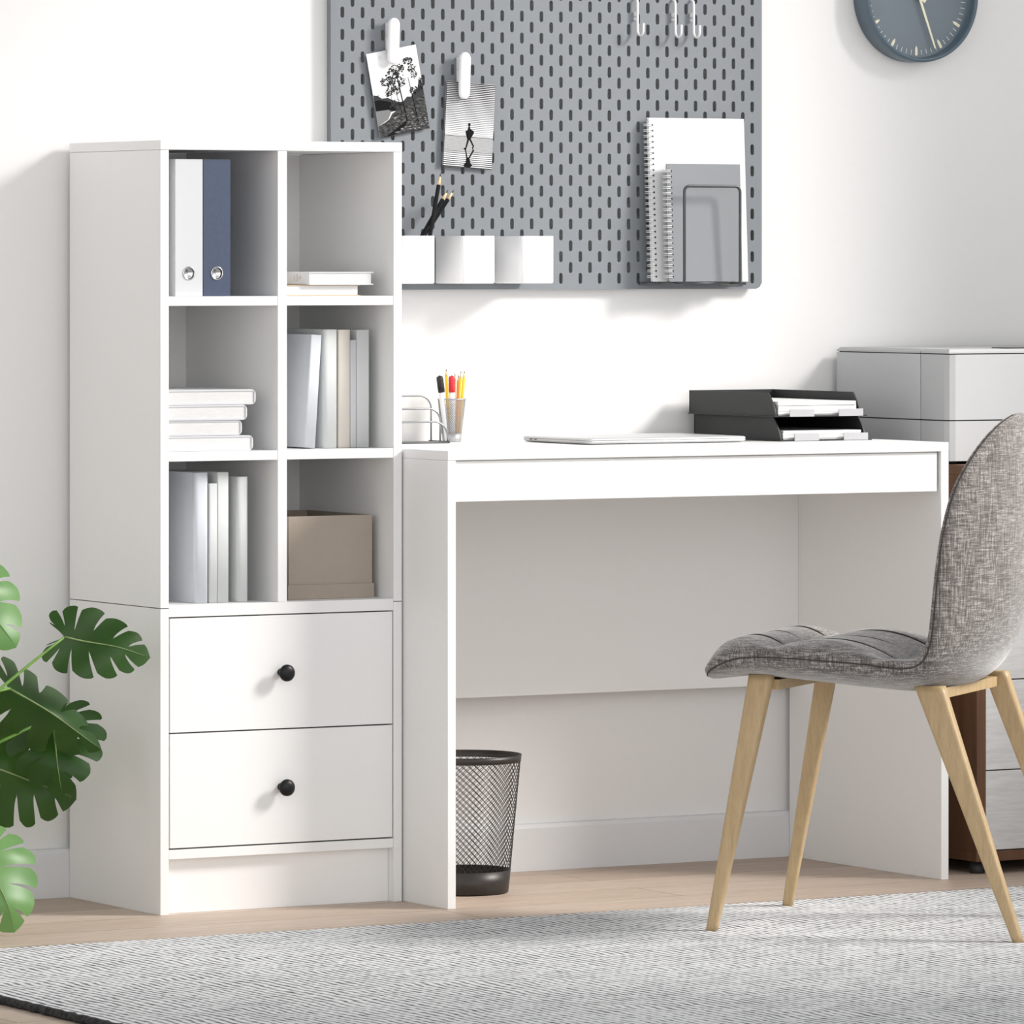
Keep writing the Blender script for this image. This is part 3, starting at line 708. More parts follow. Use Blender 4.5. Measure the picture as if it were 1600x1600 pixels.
# ------------------------------------------------------------------ clock
cc = (1.689, 1.5415)
ck = thing('wall_clock', (cc[0], -0.02, cc[1] - 0.121), 'round slate blue wall clock with cream markers, cut by the top edge', 'clock')
b = MB(); b.mat(M['clk'])
b.lathe([(0.06, 0.0005), (0.1165, 0.0005), (0.1205, 0.003), (0.1215, 0.040), (0.1205, 0.0465), (0.1175, 0.0485), (0.1145, 0.0475), (0.1130, 0.042), (0.1130, 0.0245), (0.06, 0.0242)], (cc[0], 0, cc[1]), 96, '-y'); b.build('case', ck)
b = MB(); b.mat(M['dial']); b.lathe([(0.0005, 0.0243), (0.1129, 0.0243), (0.1129, 0.0252), (0.0005, 0.0252)], (cc[0], 0, cc[1]), 96, '-y', smooth=False)
for k in range(60):
    a = math.radians(6 * k); dx, dz = math.sin(a), math.cos(a); nx, nz = dz, -dx
    if k % 5 == 0:
        b.mat(M['mark']); P = [(0.0905, 0), (0.0950, 0.0022), (0.0980, 0.0027), (0.1085, 0.0027), (0.1085, -0.0027), (0.0980, -0.0027), (0.0950, -0.0022)]
    else:
        b.mat(M['tick']); P = [(0.0985, 0.0006), (0.1075, 0.0006), (0.1075, -0.0006), (0.0985, -0.0006)]
    b.poly([(cc[0] + dx * r + nx * s_, -0.0254, cc[1] + dz * r + nz * s_) for r, s_ in P], 0.0004, (0, -1, 0))
b.build('dial', ck)
def hand(name, ang, ln, w0, w1, y, back=0.02):
    a = math.radians(ang); dx, dz = math.sin(a), math.cos(a); nx, nz = dz, -dx
    b = MB(); b.mat(M['mark']).poly([(cc[0] + dx * r + nx * s_, y, cc[1] + dz * r + nz * s_) for r, s_ in ((-back, w0), (ln, w1), (ln, -w1), (-back, -w0))], 0.0010, (0, -1, 0)); b.build(name, ck)
hand('minute_hand', 159.5, 0.1015, 0.0028, 0.0015, -0.0335); hand('hour_hand', 305, 0.062, 0.0034, 0.0022, -0.0305)
b = MB(); b.mat(M['mark']).lathe([(0.005, 0.0252), (0.005, 0.036), (0.003, 0.037)], (cc[0], 0, cc[1]), 20, '-y'); b.build('hub', ck)

# ------------------------------------------------------------------ things on the desk
T = 0.7512
# letter sorter
M['lwire'] = noisy('grey_sorter_wire', (0.30, 0.31, 0.32), 0.05, 60, 0.3, metal=0.7)
ls = thing('letter_sorter', (0.59, -0.088, T), 'grey wire letter sorter with three stepped arches, half behind the bookcase', 'sorter')
for (y, xr, zt) in ((-0.056, 0.6690, 0.8310), (-0.088, 0.6690, 0.8095), (-0.120, 0.6655, 0.7880)):
    R = 0.022 if y > -0.1 else 0.020
    if y < -0.1: R = 0.026
    xl = 0.50; pts = [(xl, y, T + 0.0035)]
    for k in range(7): a = math.radians(180 - 15 * k); pts.append((xl + R + R * math.cos(a), y, zt - R + R * math.sin(a)))
    for k in range(7): a = math.radians(90 - 15 * k); pts.append((xr - R + R * math.cos(a), y, zt - R + R * math.sin(a)))
    pts.append((xr, y, T + 0.0035))
    b = MB(); b.mat(M['lwire']).tube(pts, 0.0016, 8); b.build('arch_wire', ls)
b = MB(); b.mat(M['wire']).box(0.50, 0.667, -0.123, -0.053, T, T + 0.0022, bevel=0.0005); b.tube([(0.667, -0.123, T + 0.002), (0.667, -0.053, T + 0.002)], 0.0017, 8); b.build('base_plate', ls)

# pen cup (open mesh)
pc_c = (0.712, -0.052)
pc = thing('pen_cup', (*pc_c, T), 'small silver mesh cup full of pencils and markers on the desk', 'cup')
def mesh_wall(b, c, r0, r1, z0, z1, n, rows, wr, seg=3):
    """diagonal wires both ways around a tapered wall"""
    for sgn in (1, -1):
        for k in range(n):
            a0 = 2 * math.pi * k / n; pts = []; turn = (z1 - z0) / ((r0 + r1) / 2) * rows
            m_ = 14
            for i in range(m_ + 1):
                q = i / m_; a = a0 + sgn * turn * q; r = r0 + (r1 - r0) * q
                pts.append((c[0] + r * math.cos(a), c[1] + r * math.sin(a), z0 + (z1 - z0) * q))
            b.tube(pts, wr, seg, cap=False)
b = MB(); b.mat(M['mesh']); mesh_wall(b, pc_c, 0.0175, 0.0238, T + 0.014, T + 0.0725, 34, 0.9, 0.00052); b.build('mesh_wall', pc)
b = MB(); b.mat(M['mesh']); b.lathe([(0.0005, 0), (0.0158, 0), (0.0160, 0.0005), (0.0177, 0.0145), (0.0172, 0.0145), (0.0155, 0.0012), (0.0005, 0.0012)], (*pc_c, T), 40); b.build('solid_base', pc)
b = MB(); b.mat(M['mesh']); b.tube([(pc_c[0] + 0.0240 * math.cos(a * math.pi / 20), pc_c[1] + 0.0240 * math.sin(a * math.pi / 20), T + 0.0735) for a in range(40)], 0.0014, 8, closed=True); b.build('rim', pc)
def marker(p0, p1, r, cap, label, caplen):
    p0 = Vector(p0); p1 = Vector(p1); d = (p1 - p0).normalized(); Ln = (p1 - p0).length
    th = thing('marker_pen', p0, label, 'marker', 'marker pens in the mesh cup')
    b = MB(); b.mat(M['white']).tube([p0, p0 + d * (Ln - caplen)], r * 0.92, 14); b.build('barrel', th)
    b = MB(); b.mat(cap)
    b.tube([p0 + d * (Ln - caplen), p0 + d * (Ln - 0.004), p0 + d * (Ln - 0.0015), p0 + d * (Ln - 0.0014), p1], [r, r * 1.02, r * 0.85, r * 0.4, r * 0.35], 14)
    for k in range(8): q = p0 + d * (Ln - caplen + 0.003 + k * 0.0026); b.tube([q, q + d * 0.0012], r * 1.07, 14)
    b.build('cap', th)
cx, cy = pc_c
marker((cx - 0.011, cy - 0.005, T + 0.003), (cx - 0.0290, cy - 0.008, 0.8655), 0.0058, M['blk'], 'black capped marker leaning left in the mesh cup', 0.029)
marker((cx - 0.004, cy - 0.009, T + 0.003), (cx - 0.0058, cy - 0.010, 0.8655), 0.0056, M['red'], 'red capped marker standing in the mesh cup', 0.029)
gy = 'pencils in the mesh cup'
pencil((cx + 0.000, cy + 0.011, T + 0.003), (cx - 0.0050, cy + 0.011, 0.8770), 0.0028, M['yel'], 'tall yellow-orange pencil between the black and red markers', gy, tip=0.013)
pencil((cx + 0.006, cy + 0.008, T + 0.003), (cx + 0.0120, cy + 0.010, 0.8690), 0.0027, M['yel2'], 'bright yellow pencil just behind the red marker', gy, tip=0.013)
pencil((cx + 0.009, cy + 0.001, T + 0.003), (cx + 0.0155, cy + 0.004, 0.8665), 0.0026, M['org'], 'orange pencil among the yellow ones', gy, tip=0.012)
pencil((cx + 0.012, cy + 0.006, T + 0.003), (cx + 0.0255, cy + 0.013, 0.8730), 0.0026, M['yel'], 'yellow pencil second from the right in the mesh cup', gy, tip=0.013)
pencil((cx + 0.010, cy - 0.007, T + 0.003), (cx + 0.0235, cy - 0.003, 0.8735), 0.0028, M['yel'], 'yellow pencil furthest right in the mesh cup', gy, tip=0.013)

# laptop
lp = thing('laptop', (0.98, -0.21, T), 'closed slim silver laptop lying on the desk', 'laptop')
def rrect(x0, x1, y0, y1, R, z, n=6):
    pts = []
    for cx_, cy_, a0 in ((x1 - R, y1 - R, 0), (x0 + R, y1 - R, 90), (x0 + R, y0 + R, 180), (x1 - R, y0 + R, 270)):
        for k in range(n + 1):
            a = math.radians(a0 + 90 * k / n); pts.append((cx_ + R * math.cos(a), cy_ + R * math.sin(a), z))
    return pts
lx0, lx1, ly0, ly1 = 0.8215, 1.1425, -0.325, -0.100
b = MB(); b.mat(M['alu']); b.loft([rrect(lx0 + 0.006, lx1 - 0.006, ly0 + 0.006, ly1 - 0.006, 0.008, T + 0.0006), rrect(lx0 + 0.0015, lx1 - 0.0015, ly0 + 0.0015, ly1 - 0.0015, 0.011, T + 0.0022), rrect(lx0, lx1, ly0, ly1, 0.012, T + 0.0040), rrect(lx0, lx1, ly0, ly1, 0.012, T + 0.0062)])
b.build('base', lp)
b = MB(); b.mat(M['alu']); b.loft([rrect(lx0, lx1, ly0, ly1, 0.012, T + 0.0066), rrect(lx0, lx1, ly0, ly1, 0.012, T + 0.0088), rrect(lx0 + 0.002, lx1 - 0.002, ly0 + 0.002, ly1 - 0.002, 0.011, T + 0.0102), rrect(lx0 + 0.006, lx1 - 0.006, ly0 + 0.006, ly1 - 0.006, 0.009, T + 0.0107)])
b.build('lid', lp)
b = MB(); b.mat(M['dark'])
for y in (-0.135, -0.150): b.box(lx0 - 0.0002, lx0 + 0.001, y - 0.0045, y + 0.0045, T + 0.0044, T + 0.0060)
b.build('side_port', lp)
b = MB(); b.mat(M['lbl']).box(0.955, 1.010, ly0 - 0.0003, ly0 + 0.001, T + 0.0058, T + 0.0071); b.build('opening_notch', lp)
for x in (lx0 + 0.03, lx1 - 0.03):
    for y in (ly0 + 0.03, ly1 - 0.03):
        b = MB(); b.mat(M['dark']); b.lathe([(0.0005, 0), (0.006, 0), (0.006, 0.0012), (0.0005, 0.0012)], (x, y, T - 0.0001), 12); b.build('rubber_foot', lp)

# letter trays
def letter_tray(z, x0, label, paper_h):
    x1 = x0 + 0.176; y0, y1 = -0.318, -0.034
    th = thing('letter_tray', ((x0 + x1) / 2, (y0 + y1) / 2, z), label, 'letter tray', 'stacked letter trays')
    H = 0.0415
    b = MB(); b.mat(M['tray'])
    b.box(x0 - 0.003, x1 + 0.010, y0 - 0.004, y1, z, z + 0.0022, bevel=0.0006); b.build('tray_floor', th)
    for x in (x0, x1 - 0.0022):
        n = 6; prof = [(y1, z + 0.002), (y0, z + 0.002)]
        for k in range(n + 1):
            q = k / n; prof.append((y0 + 0.024 * (q ** 1.6), z + 0.002 + (H - 0.002) * q))
        prof.append((y1, z + H))
        b = MB(); b.mat(M['tray']); A = [b.bm.verts.new((x, y, zz)) for y, zz in prof]; B = [b.bm.verts.new((x + 0.0022, y, zz)) for y, zz in prof]
        b.face(A); b.face(B[::-1])
        for i in range(len(A)): b.face([A[i], A[(i + 1) % len(A)], B[(i + 1) % len(A)], B[i]])
        b.build('tray_side', th)
    part('tray_back', th, M['tray'], x0, x1, y1 - 0.0022, y1, z + 0.002, z + H)
    for x in (x0 + 0.026, x0 + 0.127): part('label_tab', th, M['lbl'], x, x + 0.050, y0 - 0.0052, y0 - 0.0034, z + 0.0005, z + 0.0130, bevel=0.0003)
    st = tag(None or bpy.data.objects.new('paper_stack', None), 'x', 'paper') if False else None
    b = MB(); b.mat(M['paper']); k = 0; zz = z + 0.0026
    while zz < z + paper_h:
        j = random.uniform(-0.0012, 0.0012); b.box(x0 + 0.008 + j, x1 - 0.008 + j, y0 + 0.004 + j, y1 - 0.012, zz, zz + 0.0020); zz += 0.0022
    o = b.build('paper_stack', None, loc=((x0 + x1) / 2, (y0 + y1) / 2, z + 0.0026))
    return o
o = letter_tray(T, 1.2130, 'lower charcoal letter tray standing on the desk', 0.0165); tag(o, 'thin stack of white paper in the lower letter tray', 'paper', 'paper in the letter trays')
o = letter_tray(T + 0.0418, 1.2030, 'upper charcoal letter tray, stacked on the lower one', 0.0265); tag(o, 'thicker stack of white paper in the upper letter tray', 'paper', 'paper in the letter trays')

# ------------------------------------------------------------------ drawer cabinet with printer
cb = thing('drawer_cabinet', (1.78, -0.24, 0), 'brown wood cabinet with pale drawer fronts, carrying the printer', 'cabinet')
cx0, cx1, cy0, cy1, cz0, cz1 = 1.525, 2.03, -0.460, -0.03, 0.022, 0.7080
W = M['walnut']
part('side_panel', cb, W, cx0, cx0 + 0.018, cy0, cy1, cz0 + 0.018, cz1 - 0.018, bevel=0.0008); part('side_panel', cb, W, cx1 - 0.018, cx1, cy0, cy1, cz0 + 0.018, cz1 - 0.018, bevel=0.0008)
part('top_panel', cb, W, cx0, cx1, cy0, cy1, cz1 - 0.0178, cz1, bevel=0.0008); part('bottom_panel', cb, W, cx0, cx1, cy0, cy1, cz0, cz0 + 0.0178, bevel=0.0008)
part('back_panel', cb, W, cx0 + 0.018, cx1 - 0.018, cy1 - 0.006, cy1, cz0 + 0.018, cz1 - 0.018)
zz = [0.0405, 0.1795, 0.3360, 0.5100, 0.6890]
for z0, z1 in zip(zz, zz[1:]): part('drawer', cb, M['pale'], cx0 + 0.0195, cx1 - 0.0195, cy0 + 0.001, cy0 + 0.018, z0 + 0.001, z1 - 0.001, bevel=0.0008)
for x in (cx0 + 0.02, cx1 - 0.02):
    for y in (cy0 + 0.03, cy1 - 0.03):
        b = MB(); b.mat(M['dark']).lathe([(0.0005, 0), (0.012, 0), (0.013, 0.002), (0.012, 0.0218), (0.0005, 0.0218)], (x, y, 0), 18); b.build('foot', cb)
pr = thing('printer', (1.78, -0.2, cz1), 'grey office printer standing on the brown drawer cabinet', 'printer')
qx0, qx1, qy0, qy1, qz0, qz1 = 1.522, 2.00, -0.378, -0.020, 0.7135, 0.9085
def prism_rr(b, x0, x1, y0, y1, zs, R, ins):
    b.loft([rrect(x0 + i, x1 - i, y0 + i, y1 - i, max(0.001, R - i), z, 5) for z, i in zip(zs, ins)], smooth=False)
ys = -0.290
for nm, y0, y1, mm in (('rear_body', ys + 0.0012, qy1, M['prn']), ('front_body', qy0, ys - 0.0012, M['prnf'])):
    for z0, z1 in ((qz0, 0.7830), (0.7852, 0.8992)):
        b = MB(); b.mat(mm)
        if nm == 'front_body':
            prof = [(qx0 + 0.014, y0), (qx0 + 0.004, y0 + 0.004), (qx0, y0 + 0.014), (qx0, y1), (qx1, y1), (qx1, y0 + 0.014), (qx1 - 0.014, y0)]
        else: prof = [(qx0, y0), (qx0, y1), (qx1, y1), (qx1, y0)]
        b.loft([[(x, y, z) for x, y in prof] for z in (z0, z1)], smooth=False); b.build(nm, pr)
for nm, y0, y1 in (('scanner_lid', ys + 0.0015, qy1), ('control_panel', qy0, ys - 0.0015)):
    b = MB(); b.mat(M['prnf']); ins = (0, 0, 0.006)
    b.loft([[(x, y, z) for x, y in ((qx0 + i, y0 + (i if nm != 'scanner_lid' else 0)), (qx0 + i, y1 - (i if nm == 'scanner_lid' else 0)), (qx1 - i, y1), (qx1 - i, y0 + (i if nm != 'scanner_lid' else 0)))] for z, i in ((0.9010, 0), (0.9040, 0), (qz1, 0.006))], smooth=False); b.build(nm, pr)
part('core', pr, M['dark'], qx0 + 0.0035, qx1 - 0.0035, qy0 + 0.018, qy1 - 0.003, qz0 + 0.002, 0.9030)
part('display', pr, M['dark'], 1.66, 1.78, qy0 + 0.02, qy0 + 0.07, qz1 - 0.0005, qz1 + 0.0015)
for x in (qx0 + 0.03, qx1 - 0.03):
    for y in (qy0 + 0.04, qy1 - 0.03):
        b = MB(); b.mat(M['dark']).lathe([(0.0005, 0), (0.014, 0), (0.014, qz0 - cz1), (0.0005, qz0 - cz1)], (x, y, cz1 + 0.0001), 16); b.build('foot', pr)

# ------------------------------------------------------------------ rug
b = MB(); n = 160; x0, x1, y0, y1 = -0.737, 2.20, -4.2, -0.752
b.mat(M['rug'])
def edgew(i): return 0.0018 * math.sin(i * 1.3) + 0.001 * math.sin(i * 3.1)
top = [(x0 + (x1 - x0) * i / n, y1 + edgew(i), 0.0115) for i in range(n + 1)]
for i in range(n):
    xa = x0 + (x1 - x0) * i / n; xb2 = x0 + (x1 - x0) * (i + 1) / n
    b.face([b.bm.verts.new(p) for p in ((xa, y0, 0.0115), (xb2, y0, 0.0115), (xb2, y1 + edgew(i + 1), 0.0115), (xa, y1 + edgew(i), 0.0115))])
bmesh.ops.remove_doubles(b.bm, verts=b.bm.verts, dist=0.0001)
for i in range(n):
    p, q = top[i], top[i + 1]; b.face([b.bm.verts.new(v_) for v_ in (p, q, (q[0], q[1], 0.0002), (p[0], p[1], 0.0002))])
rg = b.build('area_rug', None, loc=(1.0, -2.4, 0.0)); tag(rg, 'large pale grey woven rug with a dark edge on the floor', 'rug')
b = MB(); b.mat(M['rugedge']); m_ = 260; pts = []
for i in range(m_ + 1):
    q = i / m_; pts.append((x0 - 0.002 + 0.0015 * math.sin(i * 1.7), y0 + (y1 - y0) * q, 0.0064 + 0.0006 * math.sin(i * 2.3)))
b.tube(pts, [0.0062 + 0.0005 * math.sin(i * 4.1) for i in range(m_ + 1)], 8)
b.build('edge_binding', rg)

# ------------------------------------------------------------------ waste basket
wc = (0.613, -0.272)
wb = thing('waste_basket', (*wc, 0), 'dark brown wire mesh waste basket under the desk', 'basket')
b = MB(); b.mat(M['sky']); mesh_wall(b, wc, 0.0765, 0.0935, 0.036, 0.222, 50, 1.0, 0.00062); b.build('mesh_wall', wb)
b = MB(); b.mat(M['sky']); b.lathe([(0.0005, 0.0005), (0.070, 0.0005), (0.0735, 0.002), (0.0775, 0.039), (0.0768, 0.039), (0.0725, 0.004), (0.0005, 0.004)], (*wc, 0), 64); b.build('solid_base', wb)
b = MB(); b.mat(M['sky']); b.ringband([(0.0935, 0.2205), (0.0944, 0.2205), (0.0957, 0.2325), (0.0948, 0.2325)], (*wc, 0), 72); b.build('rim', wb)

# ------------------------------------------------------------------ chair
CC = Vector((0.914, -1.137, 0)); FV = Vector((-0.647, 0.763, 0)).normalized(); WV = Vector((0.763, 0.647, 0)).normalized()
ch = thing('dining_chair', (CC.x, CC.y, 0.0115), 'grey-brown linen upholstered chair with four splayed oak legs, facing the desk', 'chair')
def LP(F, W_, z): return CC + FV * F + WV * W_ + Vector((0, 0, z + 0.004))
ST = [(.268, .400, .120, .004, .004, 0), (.264, .404, .165, .012, .010, 0), (.255, .412, .190, .018, .016, .001), (.238, .422, .202, .022, .022, .003), (.216, .431, .208, .026, .027, .005), (.186, .437, .211, .027, .031, .007),
      (.112, .437, .214, .026, .034, .010), (.002, .431, .215, .024, .035, .013), (-.050, .426, .214, .022, .032, .014), (-.082, .427, .213, .020, .027, .017),
      (-.102, .440, .211, .019, .025, .027), (-.113, .470, .208, .018, .025, .041), (-.118, .520, .204, .017, .024, .053), (-.123, .580, .201, .016, .020, .056),
      (-.131, .640, .197, .015, .018, .054), (-.143, .700, .180, .014, .017, .046), (-.159, .745, .153, .012, .015, .034), (-.176, .782, .113, .010, .012, .019), (-.189, .806, .068, .007, .009, .008), (-.197, .818, .020, .002, .004, 0)]
def cr(a, b_, c_, d_, t_): return 0.5 * ((2 * b_) + (-a + c_) * t_ + (2 * a - 5 * b_ + 4 * c_ - d_) * t_ * t_ + (-a + 3 * b_ - 3 * c_ + d_) * t_ ** 3)
def station(q):
    n_ = len(ST) - 1; i = min(n_ - 1, int(q * n_)); t_ = q * n_ - i
    g_ = lambda k: ST[max(0, min(n_, k))]
    return [cr(g_(i - 1)[j], g_(i)[j], g_(i + 1)[j], g_(i + 2)[j], t_) for j in range(6)]
NS, NX = 240, 168
stn = [station(i / NS) for i in range(NS + 1)]
arc = [0.0]
for a_, c_ in zip(stn, stn[1:]): arc.append(arc[-1] + math.hypot(c_[0] - a_[0], c_[1] - a_[1]))
CREASE = (-.105, .010, .125)
def hump(a_):
    if a_ < 0.125: return math.sin(math.pi * max(0, a_) / 0.125) ** 0.8
    if a_ < 0.305: return math.sin(math.pi * (a_ - 0.125) / 0.18) ** 0.8
    if a_ < 0.70: return 0.45 * abs(math.sin(math.pi * (a_ - 0.305) / 0.13)) ** 0.8
    return 0.0
def groove(a_, w_):
    g_ = 0.0
    for c_ in CREASE:
        if 0.05 < a_ < 0.125 or 0.165 < a_ < 0.305: g_ += 0.0035 * math.exp(-((w_ - c_) / 0.006) ** 2)
    return g_
rings = []; seamL = []; seamR = []
for i, (F, z, hw, ta, tb, cu) in enumerate(stn):
    p, q = stn[max(0, i - 1)], stn[min(NS, i + 1)]
    dF, dz = q[0] - p[0], q[1] - p[1]; l_ = math.hypot(dF, dz) or 1; nF, nz = dz / l_, -dF / l_
    ring = []
    for k in range(NX):
        a = 2 * math.pi * k / NX; cs, sn = math.cos(a), math.sin(a)
        s_ = math.copysign(abs(cs) ** 0.62, cs); prof = abs(sn) ** (0.40 if sn > 0 else 0.8)
        off = (ta if sn > 0 else -tb) * prof - cu * (1 - s_ * s_)
        if sn > 0 and 0.005 < arc[i] < 0.70:
            fade = min(1, (1 - abs(s_)) * 5) * min(1, arc[i] / .03)
            off += 0.021 * (hump(arc[i]) - 0.40) * fade - groove(arc[i], s_ * hw) * fade
        ring.append(LP(F + nF * off, s_ * hw, z + nz * off))
    rings.append(ring)
    if 6 < i < NS - 2:
        seamL.append(LP(F + nF * 0.001, -hw - 0.0006, z + nz * 0.001)); seamR.append(LP(F + nF * 0.001, hw + 0.0006, z + nz * 0.001))
b = MB(); b.mat(M['linen']).loft(rings); b.build('seat_shell', ch)
for s_ in (seamL, seamR):
    b = MB(); b.mat(M['seam']).tube(s_, 0.0012, 6); b.build('piping', ch)
def top_point(a_, w_):
    i = max(k for k in range(len(arc)) if arc[k] <= a_); i = min(i, NS - 1); q = (a_ - arc[i]) / (arc[i + 1] - arc[i])
    F, z, hw, ta, tb, cu = [stn[i][j] * (1 - q) + stn[i + 1][j] * q for j in range(6)]; s_ = w_ / hw
    dF, dz = stn[i + 1][0] - stn[i][0], stn[i + 1][1] - stn[i][1]; l_ = math.hypot(dF, dz); nF, nz = dz / l_, -dF / l_
    cs = abs(s_) ** (1 / 0.62); sn = math.sqrt(max(0, 1 - cs * cs))
    off = ta * sn ** 0.40 - cu * (1 - s_ * s_) + 0.021 * (hump(a_) - 0.40) * min(1, (1 - abs(s_)) * 5) - 0.0012
    return LP(F + nF * off, w_, z + nz * off)
for c_ in CREASE:
    for a0, a1 in ((0.055, 0.118), (0.170, 0.298)):
        b = MB(); b.mat(M['seam']).tube([top_point(a0 + (a1 - a0) * i / 24, c_) for i in range(25)], [0.0020 * math.sin(math.pi * (0.12 + 0.8 * i / 24)) for i in range(25)], 6); b.build('crease_stitching', ch)
def leg(top, foot, wt, wb_):
    A = LP(*top); B = LP(*foot); rings = []
    for q in (0, 0.03, 0.3, 0.6, 0.97, 1.0):
        c = A.lerp(B, q); w_ = wt[0] + (wb_[0] - wt[0]) * q; d_ = wt[1] + (wb_[1] - wt[1]) * q; ring = []
        r_ = min(w_, d_) * 0.28
        for sx_, sy_, a0 in ((1, 1, 0), (-1, 1, 90), (-1, -1, 180), (1, -1, 270)):
            for k in range(4):
                a = math.radians(a0 + 30 * k)
                ring.append(c + FV * (sx_ * (w_ / 2 - r_) + r_ * math.cos(a)) + WV * (sy_ * (d_ / 2 - r_) + r_ * math.sin(a)))
        rings.append(ring)
    b = MB(); b.mat(M['oak']).loft(rings); return b.build('leg', ch)
zf = 0.0077
leg((.180, -.150, .4085), (.2465, -.2015, zf), (.040, .026), (.0175, .016)); leg((.162, .150, .4060), (.2465, .2015, zf), (.034, .026), (.0165, .016))
leg((-.094, -.150, .3965), (-.2500, -.2015, zf), (.048, .026), (.0165, .016)); leg((-.118, .150, .4020), (-.2500, .2015, zf), (.040, .026), (.0165, .016))
def bar(a, c, w_, h_):
    A, B = LP(*a), LP(*c); d = (B - A).normalized(); s_ = d.cross(Vector((0, 0, 1))).normalized()
    b = MB(); b.mat(M['oak']).loft([[p + s_ * x + Vector((0, 0, z)) for x, z in ((-w_ / 2, -h_ / 2), (w_ / 2, -h_ / 2), (w_ / 2, h_ / 2), (-w_ / 2, h_ / 2))] for p in (A, B)], smooth=False); b.build('crossbar', ch)
bar((.168, -.145, .3920), (.158, .145, .3920), .030, .016); bar((-.098, -.150, .3840), (-.110, .150, .3860), .030, .016)

# ------------------------------------------------------------------ monstera
mp = thing('monstera_plant', (-0.56, -0.40, 0), 'green monstera plant with split leaves, at the left edge beside the bookcase', 'plant')
OUT = [(0.03, -0.02), (0.20, -0.20), (0.40, -0.17), (0.53, 0.05), (0.56, 0.30), (0.49, 0.54), (0.35, 0.76), (0.17, 0.92), (0.0, 1.0)]
MID = [0.0, 0.0, 0.01, 0.07, 0.18, 0.34, 0.52, 0.72, 0.97]
def samp(tab, p):
    n_ = len(tab) - 1; i = min(n_ - 1, int(p * n_)); t_ = p * n_ - i
    g_ = lambda k: tab[max(0, min(n_, k))]
    if isinstance(tab[0], tuple): return tuple(cr(g_(i - 1)[j], g_(i)[j], g_(i + 1)[j], g_(i + 2)[j], t_) for j in range(2))
    return cr(g_(i - 1), g_(i), g_(i + 1), g_(i + 2), t_)
def leaf(J, tip, nrm, width, m_, seed, fold=0.15, droop=0.12, curl=0.25, nf=6, stem_to=None, gapw=0.024, stemr=0.0022, arch=0.1):
    rnd = random.Random(seed); J = Vector(J); tip = Vector(tip); ydir = (tip - J); Lh = ydir.length; ydir.normalize()
    zdir = Vector(nrm); zdir = (zdir - ydir * zdir.dot(ydir)).normalized(); xdir = ydir.cross(zdir)
    def world(x, y, lift=0.0):
        xx = x * width; yy = y * Lh
        z_ = -fold * abs(xx) - curl * xx * xx / max(width, .01) * 2 + droop * Lh * (4 * y * (1 - y)) * 0.5 + 0.004 * math.sin(8 * y + 5 * x + seed) + lift
        return J + xdir * xx + ydir * yy + zdir * z_
    b = MB(); b.mat(m_); NQ = 16; NC = 6
    for side in (1, -1):
        bounds = [0.0] + sorted([(i + 1) / nf + rnd.uniform(-0.02, 0.02) for i in range(nf - 1)]) + [1.0]
        q0s = [1] + [rnd.uniform(0.24, 0.42) for _ in range(nf - 1)] + [1]
        if rnd.random() < 0.4: q0s[1] = 0.7
        for fi in range(nf):
            pa, pb_ = bounds[fi], bounds[fi + 1]; grid = []
            for iq in range(NQ + 1):
                q = iq / NQ; row_ = []
                for ic in range(NC + 1):
                    cN = ic / NC * 2 - 1
                    qm = 1 - 0.16 * max(0, -cN) ** 2 * (1 if fi > 0 else .3) - 0.05 * max(0, cN) ** 4
                    if fi == nf - 1: qm = 1 - 0.05 * max(0, -cN) ** 2
                    qq = q * qm
                    def gp(q0): return 0 if q0 >= 1 or qq <= q0 else gapw * math.sqrt((qq - q0) / (1 - q0)) * (1.0 if qq < .8 else 1.0)
                    a_ = pa + gp(q0s[fi]); c_ = pb_ - gp(q0s[fi + 1]); p = a_ + (c_ - a_) * (cN + 1) / 2
                    B = samp(OUT, p); my = samp(MID, p)
                    cxp, cyp = B[0] * 0.55, my + (B[1] - my) * 0.30 - 0.02
                    x = (1 - qq) ** 2 * 0 + 2 * (1 - qq) * qq * cxp + qq * qq * B[0]
                    y = (1 - qq) ** 2 * my + 2 * (1 - qq) * qq * cyp + qq * qq * B[1]
                    row_.append(b.bm.verts.new(world(side * x, y)))
                grid.append(row_)
            for r0, r1 in zip(grid, grid[1:]):
                for k in range(NC):
                    vs = [r0[k], r0[k + 1], r1[k + 1], r1[k]]
                    if side < 0: vs = vs[::-1]
                    b.face(vs, True)
    bmesh.ops.remove_doubles(b.bm, verts=b.bm.verts, dist=0.00015)
    # make the faces look along the leaf normal
    s_ = sum((f_.normal_update() or f_.normal.dot(zdir)) for f_ in b.bm.faces)
    if s_ < 0: bmesh.ops.reverse_faces(b.bm, faces=b.bm.faces)
    lf = b.build('leaf', mp, fixn=False)
    b = MB(); b.mat(M['rib']); b.tube([world(0, k / 14, 0.0008) for k in range(14)], [0.0017 * (1 - k / 15) for k in range(14)], 6); b.build('midrib', lf)
    if stem_to is not None:
        S = Vector(stem_to); mid = (S + J) / 2 + Vector((0, 0, arch * 0.3 + arch * (J - S).length)); pts = []
        for k in range(17):
            q = k / 16; pts.append((S * (1 - q) + mid * q) * (1 - q) + (mid * (1 - q) + J * q) * q)
        b = MB(); b.mat(M['stem']); b.tube(pts, [stemr * (1.6 - 0.6 * k / 16) for k in range(17)], 8); b.build('petiole', mp)
VIEW = Vector((-0.5, -0.866, 0.06)); root = (-0.56, -0.40, 0.20)
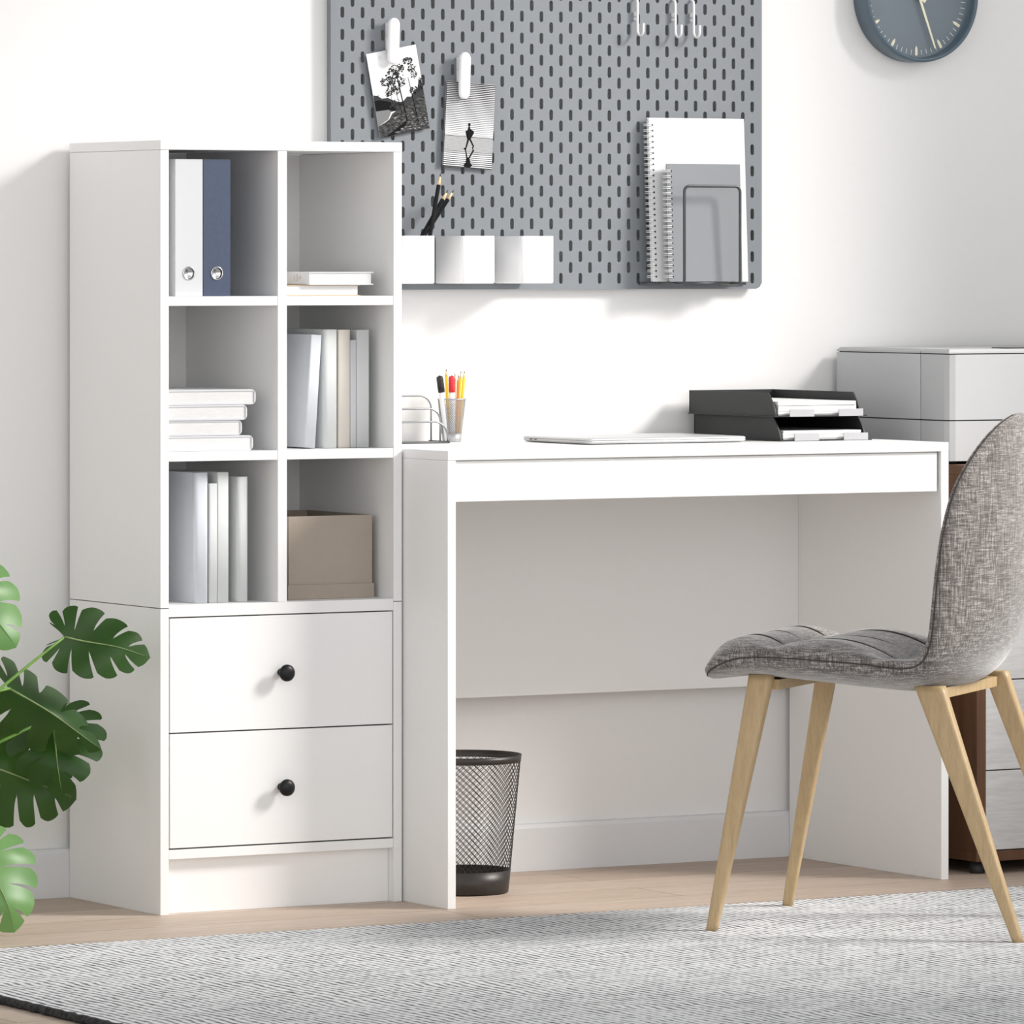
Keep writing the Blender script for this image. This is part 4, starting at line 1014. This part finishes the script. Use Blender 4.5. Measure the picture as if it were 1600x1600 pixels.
leaf((-0.177, -0.360, 0.458), (-0.043, -0.402, 0.424), VIEW + Vector((0.0, 0, 0.35)), 0.108, M['leaf'], 3, fold=0.05, droop=0.10, curl=0.10, stem_to=(-0.50, -0.36, 0.215), arch=0.02, nf=7, gapw=0.016)
leaf((-0.262, -0.335, 0.377), (-0.099, -0.335, 0.272), VIEW + Vector((-0.1, -0.1, 0.35)), 0.110, M['leaf'], 5, fold=0.60, droop=0.18, curl=0.9, stem_to=(-0.52, -0.36, 0.22), gapw=0.026, nf=7)
leaf((-0.155, -0.270, 0.322), (-0.152, -0.300, 0.198), VIEW + Vector((0, 0, 0.10)), 0.148, M['leaf'], 9, fold=0.12, droop=0.20, curl=0.25, stem_to=(-0.45, -0.34, 0.22), gapw=0.018, nf=7, arch=0.01)
leaf((-0.235, -0.220, 0.240), (-0.085, -0.215, 0.182), VIEW + Vector((0, 0, 0.2)), 0.150, M['leaf'], 14, fold=0.10, droop=0.15, curl=0.2, stem_to=(-0.53, -0.38, 0.16), nf=7, gapw=0.018)
leaf((-0.400, -0.520, 0.140), (-0.360, -0.560, 0.012), VIEW + Vector((0.3, 0, 0.30)), 0.150, M['leaf_sunlit'], 21, fold=0.15, droop=0.25, curl=0.3, stem_to=(-0.56, -0.44, 0.16), gapw=0.015, nf=7)
leaf((-0.440, -0.500, 0.575), (-0.350, -0.540, 0.455), VIEW + Vector((0.35, 0, 0.30)), 0.150, M['leaf_sunlit'], 25, fold=0.12, droop=0.25, curl=0.3, stem_to=(-0.56, -0.42, 0.20), gapw=0.015, nf=7)
b = MB(); b.mat(M['pot']); b.lathe([(0.0005, 0), (0.075, 0), (0.080, 0.003), (0.100, 0.165), (0.103, 0.170), (0.098, 0.172), (0.094, 0.168), (0.092, 0.145), (0.0005, 0.145)], (-0.56, -0.40, 0), 48); b.build('pot', mp)
b = MB(); b.mat(M['soil']); b.lathe([(0.0005, 0.1455), (0.0915, 0.1455), (0.0915, 0.152), (0.05, 0.157), (0.0005, 0.158)], (-0.56, -0.40, 0), 32); b.build('soil', mp)
b = MB(); b.mat(M['stem'])
b.tube([(-0.56, -0.40, 0.15), (-0.555, -0.395, 0.19), (-0.545, -0.39, 0.23)], [0.012, 0.011, 0.008], 10); b.build('main_stem', mp)
